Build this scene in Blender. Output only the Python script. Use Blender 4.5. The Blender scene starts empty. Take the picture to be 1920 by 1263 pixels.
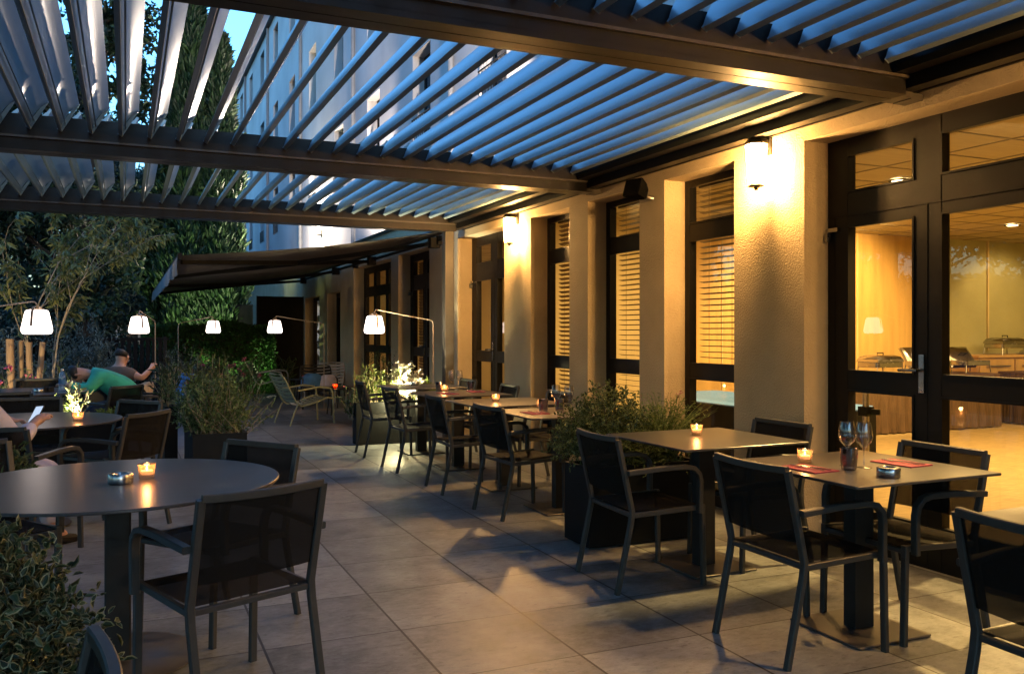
import bpy, math, random
import numpy as np
from math import sin, cos, pi, radians as R
from mathutils import Vector, Matrix
random.seed(7)
rng = np.random.default_rng(11)
S = bpy.context.scene
col = S.collection

# ------------------------------------------------------------------ helpers
class MB:
    def __init__(s): s.v = []; s.f = []
    def add(s, vs, fs):
        n = len(s.v); s.v += [tuple(p) for p in vs]; s.f += [tuple(i + n for i in f) for f in fs]
    def box(s, x0, y0, z0, x1, y1, z1):
        s.add([(x0,y0,z0),(x1,y0,z0),(x1,y1,z0),(x0,y1,z0),(x0,y0,z1),(x1,y0,z1),(x1,y1,z1),(x0,y1,z1)],
              [(0,3,2,1),(4,5,6,7),(0,1,5,4),(1,2,6,5),(2,3,7,6),(3,0,4,7)])
    def ring(s, sec, close=True, caps=True):
        """sec: list of rings (each list of points, same count)"""
        n = len(s.v); m = len(sec[0])
        for r in sec: s.v += [tuple(p) for p in r]
        for i in range(len(sec) - 1):
            for j in range(m):
                k = (j + 1) % m
                s.f.append((n+i*m+j, n+i*m+k, n+(i+1)*m+k, n+(i+1)*m+j))
        if caps:
            s.f.append(tuple(n + j for j in reversed(range(m))))
            s.f.append(tuple(n + (len(sec)-1)*m + j for j in range(m)))
    def sweep(s, pts, prof, up=(0,0,1)):
        """prof: function(i,t)->list of (a,b) or a list of (a,b); a along side, b along up-ish"""
        pts = [Vector(p) for p in pts]; up = Vector(up); rings = []
        for i, p in enumerate(pts):
            if i == 0: t = pts[1] - p; k = 1
            elif i == len(pts)-1: t = p - pts[i-1]; k = 1
            else:
                a = (p - pts[i-1]).normalized(); b = (pts[i+1] - p).normalized()
                t = a + b; k = 1 / max(.3, math.cos(a.angle(b)/2) if a.length and b.length else 1)
            t.normalize(); sd = t.cross(up)
            if sd.length < 1e-4: sd = t.cross(Vector((1,0,0)))
            sd.normalize(); u = sd.cross(t).normalized()
            pr = prof(i, i/(len(pts)-1)) if callable(prof) else prof
            rings.append([p + sd*a_ + u*b_*k for a_, b_ in pr])
        s.ring(rings)
    def tube(s, pts, r, n=8, up=(0.013,0.021,1)):
        def prof(i, t):
            q = r[i] if isinstance(r, (list, tuple)) else r
            return [(q*cos(2*pi*j/n), q*sin(2*pi*j/n)) for j in range(n)]
        s.sweep(pts, prof, up)
    def bar(s, pts, w, h, up=(0,0,1), c=.15):
        e = c*min(w, h); a, b = w/2, h/2
        s.sweep(pts, [(-a+e,-b),(a-e,-b),(a,-b+e),(a,b-e),(a-e,b),(-a+e,b),(-a,b-e),(-a,-b+e)], up)
    def lathe(s, prof, n=20, c=(0,0,0), caps=True):
        s.ring([[(c[0]+r*cos(2*pi*j/n), c[1]+r*sin(2*pi*j/n), c[2]+z) for j in range(n)] for r, z in prof], caps=caps)
    def slab(s, x0, y0, x1, y1, z0, z1, r=.01, e=.002, n=4):
        """rounded-corner plate with a small edge chamfer"""
        def loop(o, z):
            q = []
            rr = max(r-o, .0005)
            for (cx, cy, a0) in ((x1-r,y1-r,0),(x0+r,y1-r,90),(x0+r,y0+r,180),(x1-r,y0+r,270)):
                for k in range(n+1):
                    a = R(a0 + 90*k/n); q.append((cx+rr*cos(a), cy+rr*sin(a), z))
            return q
        s.ring([loop(e, z0), loop(0, z0+e), loop(0, z1-e), loop(e, z1)])
    def build(s, name, mat, parent=None, smooth=False, loc=None):
        m = bpy.data.meshes.new(name); m.from_pydata([tuple(map(float, p)) for p in s.v], [], s.f); m.update()
        o = bpy.data.objects.new(name, m); col.objects.link(o)
        if mat: m.materials.append(mat)
        if smooth:
            m.polygons.foreach_set('use_smooth', [True]*len(m.polygons))
            try: m.set_sharp_from_angle(angle=R(38))
            except Exception: pass
        if parent: o.parent = parent
        if loc: o.location = loc
        return o

def tag(o, label=None, cat=None, group=None, kind=None):
    if label: o['label'] = label
    if cat: o['category'] = cat
    if group: o['group'] = group
    if kind: o['kind'] = kind
    return o
def thing(name, label, cat, loc=(0,0,0), rz=0, group=None):
    o = bpy.data.objects.new(name, None); col.objects.link(o); o.empty_display_size = .1
    o.location = loc; o.rotation_euler = (0,0,rz); return tag(o, label, cat, group)
def dup(root, loc=None, rz=None, label=None, group=None):
    def cp(o, par):
        c = o.copy(); col.objects.link(c)
        if par: c.parent = par
        for ch in list(o.children): cp(ch, c)
        return c
    r = cp(root, None)
    if loc is not None: r.location = loc
    if rz is not None: r.rotation_euler = (0,0,rz)
    if label: r['label'] = label
    if group: r['group'] = group
    return r

# ------------------------------------------------------------------ materials
MATS = {}
def new(name):
    m = bpy.data.materials.new(name); m.use_nodes = True; nt = m.node_tree
    return m, nt, nt.nodes, nt.links, nt.nodes['Principled BSDF']
def mat(name, c, rough=.5, metal=0, var=.12, scale=8, bump=0, bscale=60, spec=.5, emit=None, es=0, stretch=None, rvar=.1):
    m, nt, N, L, b = new(name)
    b.inputs['Metallic'].default_value = metal; b.inputs['Specular IOR Level'].default_value = spec
    tc = N.new('ShaderNodeTexCoord'); src = tc.outputs['Object']
    if stretch:
        mp = N.new('ShaderNodeMapping'); mp.inputs['Scale'].default_value = stretch; L.new(src, mp.inputs[0]); src = mp.outputs[0]
    n = N.new('ShaderNodeTexNoise'); n.inputs['Scale'].default_value = scale; n.inputs['Detail'].default_value = 6; L.new(src, n.inputs['Vector'])
    r = N.new('ShaderNodeValToRGB'); e = r.color_ramp.elements
    e[0].position = .3; e[1].position = .7
    e[0].color = (*[x*(1-var) for x in c], 1); e[1].color = (*[min(1, x*(1+var)) for x in c], 1)
    L.new(n.outputs['Fac'], r.inputs[0]); L.new(r.outputs[0], b.inputs['Base Color'])
    mr = N.new('ShaderNodeMapRange'); mr.inputs['To Min'].default_value = max(0, rough-rvar); mr.inputs['To Max'].default_value = min(1, rough+rvar)
    L.new(n.outputs['Fac'], mr.inputs['Value']); L.new(mr.outputs[0], b.inputs['Roughness'])
    if bump:
        n2 = N.new('ShaderNodeTexNoise'); n2.inputs['Scale'].default_value = bscale; n2.inputs['Detail'].default_value = 4; L.new(src, n2.inputs['Vector'])
        bp = N.new('ShaderNodeBump'); bp.inputs['Strength'].default_value = min(1, bump); bp.inputs['Distance'].default_value = .01
        L.new(n2.outputs['Fac'], bp.inputs['Height']); L.new(bp.outputs[0], b.inputs['Normal'])
    if emit:
        b.inputs['Emission Color'].default_value = (*emit, 1); b.inputs['Emission Strength'].default_value = es
    MATS[name] = m; return m
def emis(name, c, s):
    m = bpy.data.materials.new(name); m.use_nodes = True; N = m.node_tree.nodes; N.clear()
    e = N.new('ShaderNodeEmission'); e.inputs[0].default_value = (*c, 1); e.inputs[1].default_value = s
    o = N.new('ShaderNodeOutputMaterial'); m.node_tree.links.new(e.outputs[0], o.inputs[0]); return m
def thin_glass(name, tint=(1,1,1), refl=1.0, rough=.02, ior=1.5, body=0, bc=(.8,.8,.8)):
    m = bpy.data.materials.new(name); m.use_nodes = True; nt = m.node_tree; N = nt.nodes; L = nt.links; N.clear()
    o = N.new('ShaderNodeOutputMaterial'); t = N.new('ShaderNodeBsdfTransparent'); t.inputs[0].default_value = (*tint, 1)
    g = N.new('ShaderNodeBsdfGlossy'); g.inputs['Roughness'].default_value = rough
    lw = N.new('ShaderNodeLayerWeight'); lw.inputs[0].default_value = .5
    f = N.new('ShaderNodeMath'); f.operation = 'POWER'; f.inputs[1].default_value = 5; L.new(lw.outputs['Facing'], f.inputs[0])
    f2 = N.new('ShaderNodeMath'); f2.operation = 'MULTIPLY_ADD'; f2.inputs[1].default_value = .93; f2.inputs[2].default_value = .07; L.new(f.outputs[0], f2.inputs[0]); f = f2
    mx = N.new('ShaderNodeMixShader'); k = N.new('ShaderNodeMath'); k.operation = 'MULTIPLY'; k.inputs[1].default_value = refl; k.use_clamp = True
    L.new(f.outputs[0], k.inputs[0]); L.new(k.outputs[0], mx.inputs[0]); L.new(t.outputs[0], mx.inputs[1]); L.new(g.outputs[0], mx.inputs[2])
    out = mx.outputs[0]
    if body:
        d = N.new('ShaderNodeBsdfTranslucent'); d.inputs[0].default_value = (*bc, 1)
        m2 = N.new('ShaderNodeMixShader'); m2.inputs[0].default_value = body
        L.new(out, m2.inputs[1]); L.new(d.outputs[0], m2.inputs[2]); out = m2.outputs[0]
    L.new(out, o.inputs[0]); return m
def leafmat(name, c, c2=None, rough=.5, trans=.35):
    m = bpy.data.materials.new(name); m.use_nodes = True; nt = m.node_tree; N = nt.nodes; L = nt.links
    b = N['Principled BSDF']; o = N['Material Output']; b.inputs['Roughness'].default_value = rough
    g = N.new('ShaderNodeNewGeometry'); r = N.new('ShaderNodeValToRGB'); e = r.color_ramp.elements
    c2 = c2 or tuple(x*1.7 for x in c)
    e[0].color = (*[x*.55 for x in c], 1); e[1].color = (*c2, 1); k = e.new(.55); k.color = (*c, 1)
    L.new(g.outputs['Random Per Island'], r.inputs[0]); L.new(r.outputs[0], b.inputs['Base Color'])
    t = N.new('ShaderNodeBsdfTranslucent'); L.new(r.outputs[0], t.inputs[0])
    mx = N.new('ShaderNodeMixShader'); mx.inputs[0].default_value = trans
    L.new(b.outputs[0], mx.inputs[1]); L.new(t.outputs[0], mx.inputs[2]); L.new(mx.outputs[0], o.inputs[0]); return m
def meshfabric(name, c, hole):
    m, nt, N, L, b = new(name); o = N['Material Output']
    tc = N.new('ShaderNodeTexCoord'); n = N.new('ShaderNodeTexNoise'); n.inputs['Scale'].default_value = 220; L.new(tc.outputs['Object'], n.inputs['Vector'])
    r = N.new('ShaderNodeValToRGB'); r.color_ramp.elements[0].color = (*[x*.5 for x in c], 1); r.color_ramp.elements[1].color = (*[x*1.6 for x in c], 1)
    r.color_ramp.elements[0].position = .35; r.color_ramp.elements[1].position = .65
    L.new(n.outputs['Fac'], r.inputs[0]); L.new(r.outputs[0], b.inputs['Base Color']); b.inputs['Roughness'].default_value = .75; b.inputs['Specular IOR Level'].default_value = .12
    t = N.new('ShaderNodeBsdfTransparent'); mx = N.new('ShaderNodeMixShader'); mx.inputs[0].default_value = hole
    L.new(b.outputs[0], mx.inputs[1]); L.new(t.outputs[0], mx.inputs[2]); L.new(mx.outputs[0], o.inputs[0]); return m

def tile_material():
    m, nt, N, L, b = new('porcelain_tiles')
    tc = N.new('ShaderNodeTexCoord'); sp = N.new('ShaderNodeSeparateXYZ'); L.new(tc.outputs['Object'], sp.inputs[0])
    def M(op, a, v=None, v2=None):
        k = N.new('ShaderNodeMath'); k.operation = op
        for i, q in enumerate((a, v, v2)):
            if q is None: continue
            if isinstance(q, (int, float)): k.inputs[i].default_value = q
            else: L.new(q, k.inputs[i])
        return k.outputs[0]
    ids = []; lines = []
    for ax, off, w in (('X', 1.137, .0055), ('Y', 3.79, .0036)):
        u = M('DIVIDE', M('SUBTRACT', sp.outputs[ax], off), .6)
        ids.append(M('FLOOR', u)); d = M('ABSOLUTE', M('SUBTRACT', M('FRACT', u), .5))
        lines.append(M('GREATER_THAN', d, .5 - w/.6))
    ln = M('MAXIMUM', lines[0], lines[1])
    cb = N.new('ShaderNodeCombineXYZ'); L.new(ids[0], cb.inputs[0]); L.new(ids[1], cb.inputs[1])
    wn = N.new('ShaderNodeTexWhiteNoise'); L.new(cb.outputs[0], wn.inputs['Vector'])
    off = N.new('ShaderNodeVectorMath'); off.operation = 'MULTIPLY_ADD'; off.inputs[1].default_value = (7,7,7)
    L.new(wn.outputs['Color'], off.inputs[0]); L.new(tc.outputs['Object'], off.inputs[2])
    def noise(s, det, rough=.55, st=None):
        n = N.new('ShaderNodeTexNoise'); n.inputs['Scale'].default_value = s; n.inputs['Detail'].default_value = det; n.inputs['Roughness'].default_value = rough
        src = off.outputs[0]
        if st:
            mp = N.new('ShaderNodeMapping'); mp.inputs['Scale'].default_value = st; L.new(src, mp.inputs[0]); src = mp.outputs[0]
        L.new(src, n.inputs['Vector']); return n.outputs['Fac']
    n1 = noise(3.2, 8, .65); n2 = noise(22, 8, .75, (1, 1.8, 1)); n3 = noise(120, 3)
    r = N.new('ShaderNodeValToRGB'); e = r.color_ramp.elements
    e[0].position = .36; e[0].color = (.083,.090,.092,1); e[1].position = .62; e[1].color = (.30,.322,.332,1)
    L.new(M('ADD', M('MULTIPLY', n1, .45), M('ADD', M('MULTIPLY', n2, .4), M('MULTIPLY', wn.outputs['Value'], .12))), r.inputs[0])
    # dark scratchy veins, as fired into the tile
    vr = N.new('ShaderNodeMapRange'); vr.inputs['From Min'].default_value = .36; vr.inputs['From Max'].default_value = .46; vr.inputs['To Min'].default_value = .42
    L.new(noise(14, 9, .8, (1, 2.4, 1)), vr.inputs['Value'])
    mxv = N.new('ShaderNodeMix'); mxv.data_type = 'RGBA'; mxv.blend_type = 'MULTIPLY'; mxv.inputs[0].default_value = 1
    L.new(r.outputs[0], mxv.inputs[6]); L.new(vr.outputs[0], mxv.inputs[7])
    mx = N.new('ShaderNodeMix'); mx.data_type = 'RGBA'; L.new(ln, mx.inputs[0]); L.new(mxv.outputs[2], mx.inputs[6]); mx.inputs[7].default_value = (.012,.012,.012,1)
    L.new(mx.outputs[2], b.inputs['Base Color'])
    rr = N.new('ShaderNodeMapRange'); rr.inputs['To Min'].default_value = .3; rr.inputs['To Max'].default_value = .62; L.new(n2, rr.inputs['Value']); L.new(rr.outputs[0], b.inputs['Roughness'])
    h = M('SUBTRACT', M('ADD', M('MULTIPLY', n3, .1), M('MULTIPLY', n2, .22)), ln)
    bp = N.new('ShaderNodeBump'); bp.inputs['Strength'].default_value = .8; bp.inputs['Distance'].default_value = .003; L.new(h, bp.inputs['Height']); L.new(bp.outputs[0], b.inputs['Normal'])
    return m

M_tile = tile_material()
M_soil = mat('garden_soil', (.03,.028,.02), .9, bump=.8, bscale=12, scale=2, var=.4)
M_stucco = mat('stucco', (.50,.40,.25), .85, bump=.9, bscale=85, scale=2.2, var=.13, spec=.25)
M_render = mat('painted_render', (.50,.49,.48), .85, bump=.15, bscale=30, scale=.5, var=.2, spec=.2)
M_frame = mat('anthracite_frame', (.008,.0065,.005), .45, spec=.22, scale=30, bump=.04, bscale=300)
M_alu = mat('pergola_aluminium', (.055,.047,.037), .4, metal=.15, scale=4, var=.1, stretch=(6,1,6))
M_alud = mat('pergola_beam_paint', (.010,.009,.008), .42, spec=.22, metal=0, scale=5, var=.1, stretch=(1,6,6))
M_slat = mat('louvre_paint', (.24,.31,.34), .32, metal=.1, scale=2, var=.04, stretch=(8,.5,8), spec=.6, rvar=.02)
M_chair = mat('chair_frame_paint', (.045,.046,.043), .42, spec=.35, metal=.1, scale=40, var=.08, bump=.03, bscale=400)
M_mesh = meshfabric('textilene', (.010,.0095,.009), .2)
M_top = mat('table_top_laminate', (.055,.053,.052), .30, scale=5, var=.15, stretch=(1,4,1), spec=.6, rvar=.03)
M_base = mat('table_base_steel', (.10,.092,.085), .42, metal=.35, scale=14, var=.12)
M_col = mat('table_column_paint', (.022,.022,.021), .45, metal=0, spec=.25, scale=14)
M_planter = mat('planter_lacquer', (.007,.008,.009), .45, spec=.15, scale=5, var=.2)
M_inside = mat('interior_paint', (.62,.52,.30), .8, scale=1.5, var=.08)
M_green = mat('interior_green_paint', (.42,.42,.24), .75, scale=1.2, var=.12)
M_wood = mat('birch_panel', (.55,.36,.13), .5, scale=3, var=.14, stretch=(3,3,.35), bump=.05)
M_parq = mat('plank_floor', (.50,.38,.20), .4, scale=12, var=.42, stretch=(.5,9,1), bump=.1)
M_ceil = mat('ceiling_tile', (.36,.31,.19), .85, scale=3, var=.08, stretch=(1,8,1))
M_grid = mat('ceiling_grid_paint', (.22,.19,.13), .7)
M_blind = mat('blind_slat', (.05,.035,.02), .5, scale=6, var=.15, stretch=(1,6,1))
M_blindw = mat('wooden_blind_slat', (.14,.07,.025), .5, scale=6, var=.2, stretch=(1,6,1))
M_glass = thin_glass('window_glass', (.97,.97,.95), 1.0, .0)
M_clear = thin_glass('clear_glass', (.88,.88,.88), 1.3, .03)
M_lantg = thin_glass('lantern_glass', (.98,.97,.93), .8, .08, body=.5, bc=(.95,.85,.7))
M_steel = mat('polished_steel', (.42,.42,.42), .24, metal=1, scale=20, var=.1)
M_brush = mat('brushed_steel', (.42,.40,.37), .32, metal=1, scale=20, var=.1, stretch=(1,1,12))
M_black = mat('black_metal', (.010,.010,.010), .5, scale=20, spec=.18)
M_napkin = mat('red_paper_napkin', (.30,.045,.075), .9, scale=60, var=.15, bump=.2, bscale=200)
M_lamp = emis('lantern_diffuser', (1,.82,.74), .75)
M_sand = mat('lamp_stand_paint', (.36,.29,.22), .4, metal=.1, scale=10)
M_wax = mat('candle_wax', (.85,.75,.62), .5, emit=(1,.5,.2), es=.12)
M_flame = emis('candle_flame', (1,.42,.12), 8)
M_bulb = emis('bulb', (1,.72,.38), 30)
M_screen = mat('black_screen_panel', (.006,.0055,.005), .6, spec=.12, scale=3, var=.3)
M_awn = mat('awning_canvas', (.09,.075,.06), .85, scale=3, var=.12, stretch=(1,10,1), bump=.1, bscale=400)
M_val = mat('valance_canvas', (.20,.21,.22), .85, scale=8, var=.1)
M_trunk = mat('bark', (.075,.06,.045), .9, scale=12, var=.4, bump=.8, bscale=30, stretch=(3,3,.6))
M_pale = mat('pale_bark', (.30,.25,.18), .8, scale=12, var=.25, bump=.3, bscale=30, stretch=(3,3,.6))
M_post = mat('chestnut_post', (.30,.20,.11), .8, scale=12, var=.25, stretch=(3,3,.5), bump=.3)
L_dark = leafmat('leaf_dark', (.022,.045,.022), (.05,.09,.04))
L_deep = leafmat('leaf_blue_green', (.02,.045,.035), (.045,.08,.06))
L_cyp = leafmat('leaf_cypress', (.022,.052,.020), (.055,.11,.035), trans=.15)
L_hedge = leafmat('leaf_hedge', (.035,.10,.025), (.07,.20,.045))
L_olive = leafmat('leaf_olive', (.10,.13,.10), (.25,.29,.24))
L_mid = leafmat('leaf_mid', (.06,.10,.035), (.14,.19,.07))
L_varie = leafmat('leaf_variegated', (.07,.10,.045), (.34,.34,.20))
L_lime = leafmat('leaf_lime', (.13,.20,.04), (.32,.38,.10))
L_young = leafmat('leaf_young', (.12,.15,.045), (.28,.28,.09))
L_pink = leafmat('petal_pink', (.55,.12,.22), (.75,.3,.4))
M_green_shirt = mat('green_cotton', (.04,.40,.27), .85, scale=10, var=.2, bump=.3, bscale=14)
M_white_cloth = mat('lilac_white_cotton', (.55,.50,.56), .85, scale=10, var=.12, bump=.3, bscale=14)
M_brown_cloth = mat('brown_cotton', (.12,.075,.05), .85, scale=10, var=.2, bump=.3, bscale=14)
M_jeans = mat('dark_denim', (.02,.03,.06), .85, scale=30, var=.3)
M_skin = mat('skin', (.50,.27,.18), .5, scale=30, var=.08)
M_hair = mat('dark_hair', (.012,.009,.007), .6, scale=60, var=.4, bump=.4, bscale=120)
M_blue = mat('blue_fabric', (.05,.16,.36), .8, scale=10, var=.2)
M_lounge = mat('willow_green_paint', (.33,.34,.20), .4, scale=20, var=.06)
M_loungeb = mat('dark_lounge_paint', (.02,.02,.019), .4, scale=20, var=.06)
M_loungew = mat('pale_lounge_paint', (.40,.40,.38), .4, scale=20, var=.06)
M_win = mat('dusk_window_glass', (.02,.03,.045), .08, scale=2, spec=.8)
M_skirt = mat('brown_table_skirt', (.10,.06,.035), .7, scale=10, var=.3, stretch=(5,5,.6))
M_pink_plast = mat('white_plastic', (.6,.6,.58), .4)

# ------------------------------------------------------------------ camera, sky
cam = bpy.data.cameras.new('camera'); co = bpy.data.objects.new('camera', cam); col.objects.link(co)
YAW = R(24.037)
co.location = (0,0,1.35); co.rotation_euler = (pi/2, 0, -YAW)
cam.lens = 1623.3/1920*36; cam.sensor_width = 36; cam.shift_y = -9.5/1920; cam.clip_end = 800; cam.clip_start = .05
S.camera = co
w = bpy.data.worlds.new('World'); S.world = w; w.use_nodes = True
nt = w.node_tree; bg = nt.nodes['Background']
sky = nt.nodes.new('ShaderNodeTexSky'); sky.sky_type = 'NISHITA'; sky.sun_disc = False
sky.sun_elevation = R(8); sky.sun_rotation = R(150); sky.altitude = 300; sky.air_density = 1.5; sky.dust_density = 2.2; sky.ozone_density = 6.3
nt.links.new(sky.outputs[0], bg.inputs[0]); bg.inputs[1].default_value = .15
S.view_settings.view_transform = 'Standard'; S.view_settings.look = 'None'; S.view_settings.exposure = 3.0; S.view_settings.gamma = 1
cy = S.cycles; cy.use_denoising = True; cy.max_bounces = 8; cy.diffuse_bounces = 3; cy.glossy_bounces = 4; cy.transparent_max_bounces = 16
cy.sample_clamp_indirect = 4; cy.caustics_reflective = False; cy.caustics_refractive = False; cy.use_light_tree = True

def lamp(name, kind, loc, energy, color=(1,.7,.4), size=.05, rot=None, target=None, spot=None, parent=None, sy=None):
    d = bpy.data.lights.new(name, kind); d.energy = energy; d.color = color
    if kind == 'AREA':
        d.size = size
        if sy: d.shape = 'RECTANGLE'; d.size_y = sy
    else: d.shadow_soft_size = size
    if kind == 'SPOT': d.spot_size = R(spot or 60); d.spot_blend = .6
    o = bpy.data.objects.new(name, d); col.objects.link(o); o.location = loc
    if target: o.rotation_euler = (Vector(target)-Vector(loc)).to_track_quat('-Z','Y').to_euler()
    elif rot: o.rotation_euler = rot
    return o

# ------------------------------------------------------------------ ground, patio
FX = 3.975; FR = 4.175
g = MB(); g.box(-150,-60,-.3, 150,240,-.03); tag(g.build('ground', M_soil), kind='structure')
g = MB(); g.box(-2.9,-14,-.2, FR+.1,21.9,0); tag(g.build('patio', M_tile), kind='structure')
g = MB(); g.box(FR+.1,-4,-.2, 15,21.9,.015); tag(g.build('indoor_floor', M_parq), kind='structure')

# ------------------------------------------------------------------ restaurant wing
HEAD = 2.575
wing = thing('restaurant_wing', 'long single storey restaurant wing with stuccoed pillars, dark framed doors and lit windows', 'building', (FX,8,0))
def W(mb, name, m, smooth=False, parent=wing):
    o = mb.build(name, m, parent, smooth)
    if parent is wing: o.location = (-FX,-8,0)
    return o
opens = [(2.78,4.31,HEAD,'dA'),(5.01,5.89,HEAD,'w'),(6.26,7.16,HEAD,'w'),(7.53,8.42,HEAD,'w'),(9.13,10.66,HEAD,'dB'),
         (11.82,13.37,HEAD,'dC'),(13.79,16.34,2.56,'dD'),(17.47,18.71,2.18,'e'),(19.54,21.25,2.17,'e')]
f = MB(); y = -14
TH = 4.27
for (a,b,h,k) in opens:
    f.box(FX,y,0,TH,a,HEAD); y = b
    if h < HEAD-.005: f.box(FX,a,h,TH,b,HEAD)
f.box(FX,y,0,TH,34,HEAD)
f.box(FX,-14,HEAD,TH,34,3.0)
W(f, 'wall', M_stucco)
f = MB(); f.box(TH,-4,2.86,15,34,3.0); W(f, 'flat_roof', M_render)
f = MB(); f.box(FX-.03,-4,3.0,TH+.02,34,3.05); W(f, 'coping', M_alud)
# interior shell
f = MB(); f.box(TH,9.62,.0,15,9.72,2.86); f.box(TH,-4.1,0,15,-4,2.86); f.box(TH,16.5,0,15,16.6,2.86); f.box(15,-4,0,15.1,22,2.86)
W(f, 'interior_wall', M_inside)
f = MB(); f.box(6.2,9.585,.1,11.55,9.615,2.86)
W(f, 'wood_panel', M_wood)
f = MB()
for x in (7.4,8.6,9.85): f.box(x-.006,9.575,.1,x+.006,9.59,2.86)
f.box(12.6,9.55,1.05,12.63,9.59,2.84)
W(f, 'panel_seam', M_inside)
f = MB(); f.box(11.55,9.58,.0,15,9.615,2.86); f.box(14.9,-4,0,14.99,9.5,2.86); W(f, 'green_wall', M_green)
f = MB(); f.box(TH,-4,2.80,15,16.5,2.855); W(f, 'ceiling', M_ceil)
f = MB()
for k in range(18): f.box(TH+.6*k,-4,2.794,TH+.6*k+.02,16.5,2.80)
for k in range(34): f.box(TH,-4+.6*k,2.7935,15,-3.982+.6*k,2.799)
W(f, 'ceiling_grid', M_grid)

def blind(y0,y1,z0,z1,par,m,tilt=12,pitch=.047,wd=.045,x=FR+.13):
    f = MB(); n = int((z1-z0)/pitch)
    t = R(-tilt)
    for i in range(n):
        z = z0+.02+pitch*i; dx, dz = wd/2*cos(t), wd/2*sin(t)
        j = random.uniform(-.0015,.0015)
        f.add([(x-dx,y0,z-dz),(x+dx,y0,z+dz),(x+dx,y1,z+dz+j),(x-dx,y1,z-dz+j),(x-dx,y0,z-dz+.002),(x+dx,y0,z+dz+.002),(x+dx,y1,z+dz+.002+j),(x-dx,y1,z-dz+.002+j)],
              [(0,3,2,1),(4,5,6,7),(0,1,5,4),(1,2,6,5),(2,3,7,6),(3,0,4,7)])
    for yy in (y0+.1,(y0+y1)/2,y1-.1): f.box(x-.001,yy,z0,x+.001,yy+.003,z1)
    f.box(x-.03,y0,z1,x+.03,y1,z1+.035)
    o = f.build('blind', m, par); return o
def pane(par, y0,y1,z0,z1, x=FR+.03):
    f = MB(); f.add([(x,y0-.004,z0-.004),(x,y1+.004,z0-.004),(x,y1+.004,z1+.004),(x,y0-.004,z1+.004)],[(0,1,2,3)]); f.build('pane', M_glass, par)
def window(y0,y1,rows,cols,name,bl=None,head=HEAD,label=None):
    """frame with glass rectangles rows x cols; rows, cols lists of (lo,hi)"""
    f = MB(); x0, x1 = FR, FR+.07
    ys = [y0]; 
    for a,b in cols: ys += [a,b]
    ys.append(y1); 
    for i in range(0,len(ys),2): f.box(x0,ys[i],0,x1,ys[i+1],head)
    for a,b in cols:
        z = 0
        for (c,d) in rows:
            f.box(x0+.002,a,z,x1-.002,b,c); z = d
        f.box(x0+.002,a,z,x1-.002,b,head)
        for (c,d) in rows:       # glazing bead
            e = .012
            for q in ((a,c,a+e,d),(b-e,c,b,d),(a+e,c,b-e,c+e),(a+e,d-e,b-e,d)): f.box(x0-.006,q[0],q[1],x0+.03,q[2],q[3])
    o = W(f, name, M_frame)
    for a,b in cols:
        for (c,d) in rows: pane(o,a,b,c,d)
    if bl:
        blind(y0+.05,y1-.05,bl[0],bl[1],o,bl[2],bl[3])
    return o
R3 = [(.24,.985),(1.10,2.02),(2.23,2.47)]
def door(y0,y1,bl=None):
    c = (y0+y1)/2
    o = window(y0,y1,R3,[(y0+.165,c-.09),(c+.09,y1-.165)],'door',bl)
    # leaf joints, handle, lever, hinge block
    f = MB(); f.box(FR-.012,c+.015,1.0,FR-.002,c+.05,1.22); h = f.build('handle', M_steel, o)
    f = MB(); f.tube([(FR-.01,c+.033,1.13),(FR-.055,c+.033,1.13),(FR-.06,c+.045,1.13),(FR-.06,c+.15,1.128)], .009); f.build('handle', M_steel, o, True)
    f = MB(); f.lathe([(.010,0),(.010,.004)],12,(0,0,0)); 
    f = MB(); f.box(FR-.03,y1-.11,1.99,FR,y1-.02,2.015); f.box(FR-.045,y1-.04,1.93,FR-.01,y1-.015,1.985); f.build('hinge', M_steel, o)
    f = MB()
    for yy in (y0+.06,y1-.06,c): f.box(FR-.003,yy-.002,.02,FR+.001,yy+.002,2.08)
    f.box(FR-.003,y0+.06,2.08,FR+.001,y1-.06,2.084); f.build('weather_seal', M_black, o)
    return o
door(2.78,4.31)
door(9.13,10.66)
door(11.82,13.37,(.25,2.5,M_blindw,62))
window(13.79,16.34,[(.24,.985),(1.10,2.02),(2.18,2.45)],[(13.9,14.62),(14.78,15.42),(15.58,16.2)],'window',None,2.56)
RW = [(.28,.98),(1.09,2.09),(2.22,2.53)]
window(5.01,5.89,RW,[(5.07,5.83)],'window',(.98,2.52,M_blind,10))
window(6.26,7.16,RW,[(6.32,7.09)],'window',(.5,2.52,M_blind,10))
window(7.53,8.42,RW,[(7.59,8.36)],'window',(.3,2.52,M_blindw,28))
window(17.47,18.71,[(.1,2.1)],[(17.55,18.62)],'window',(.1,2.1,M_blindw,60),2.18)
window(19.54,21.25,[(.1,2.1)],[(19.62,20.35),(20.45,21.15)],'window',None,2.17)

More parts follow.
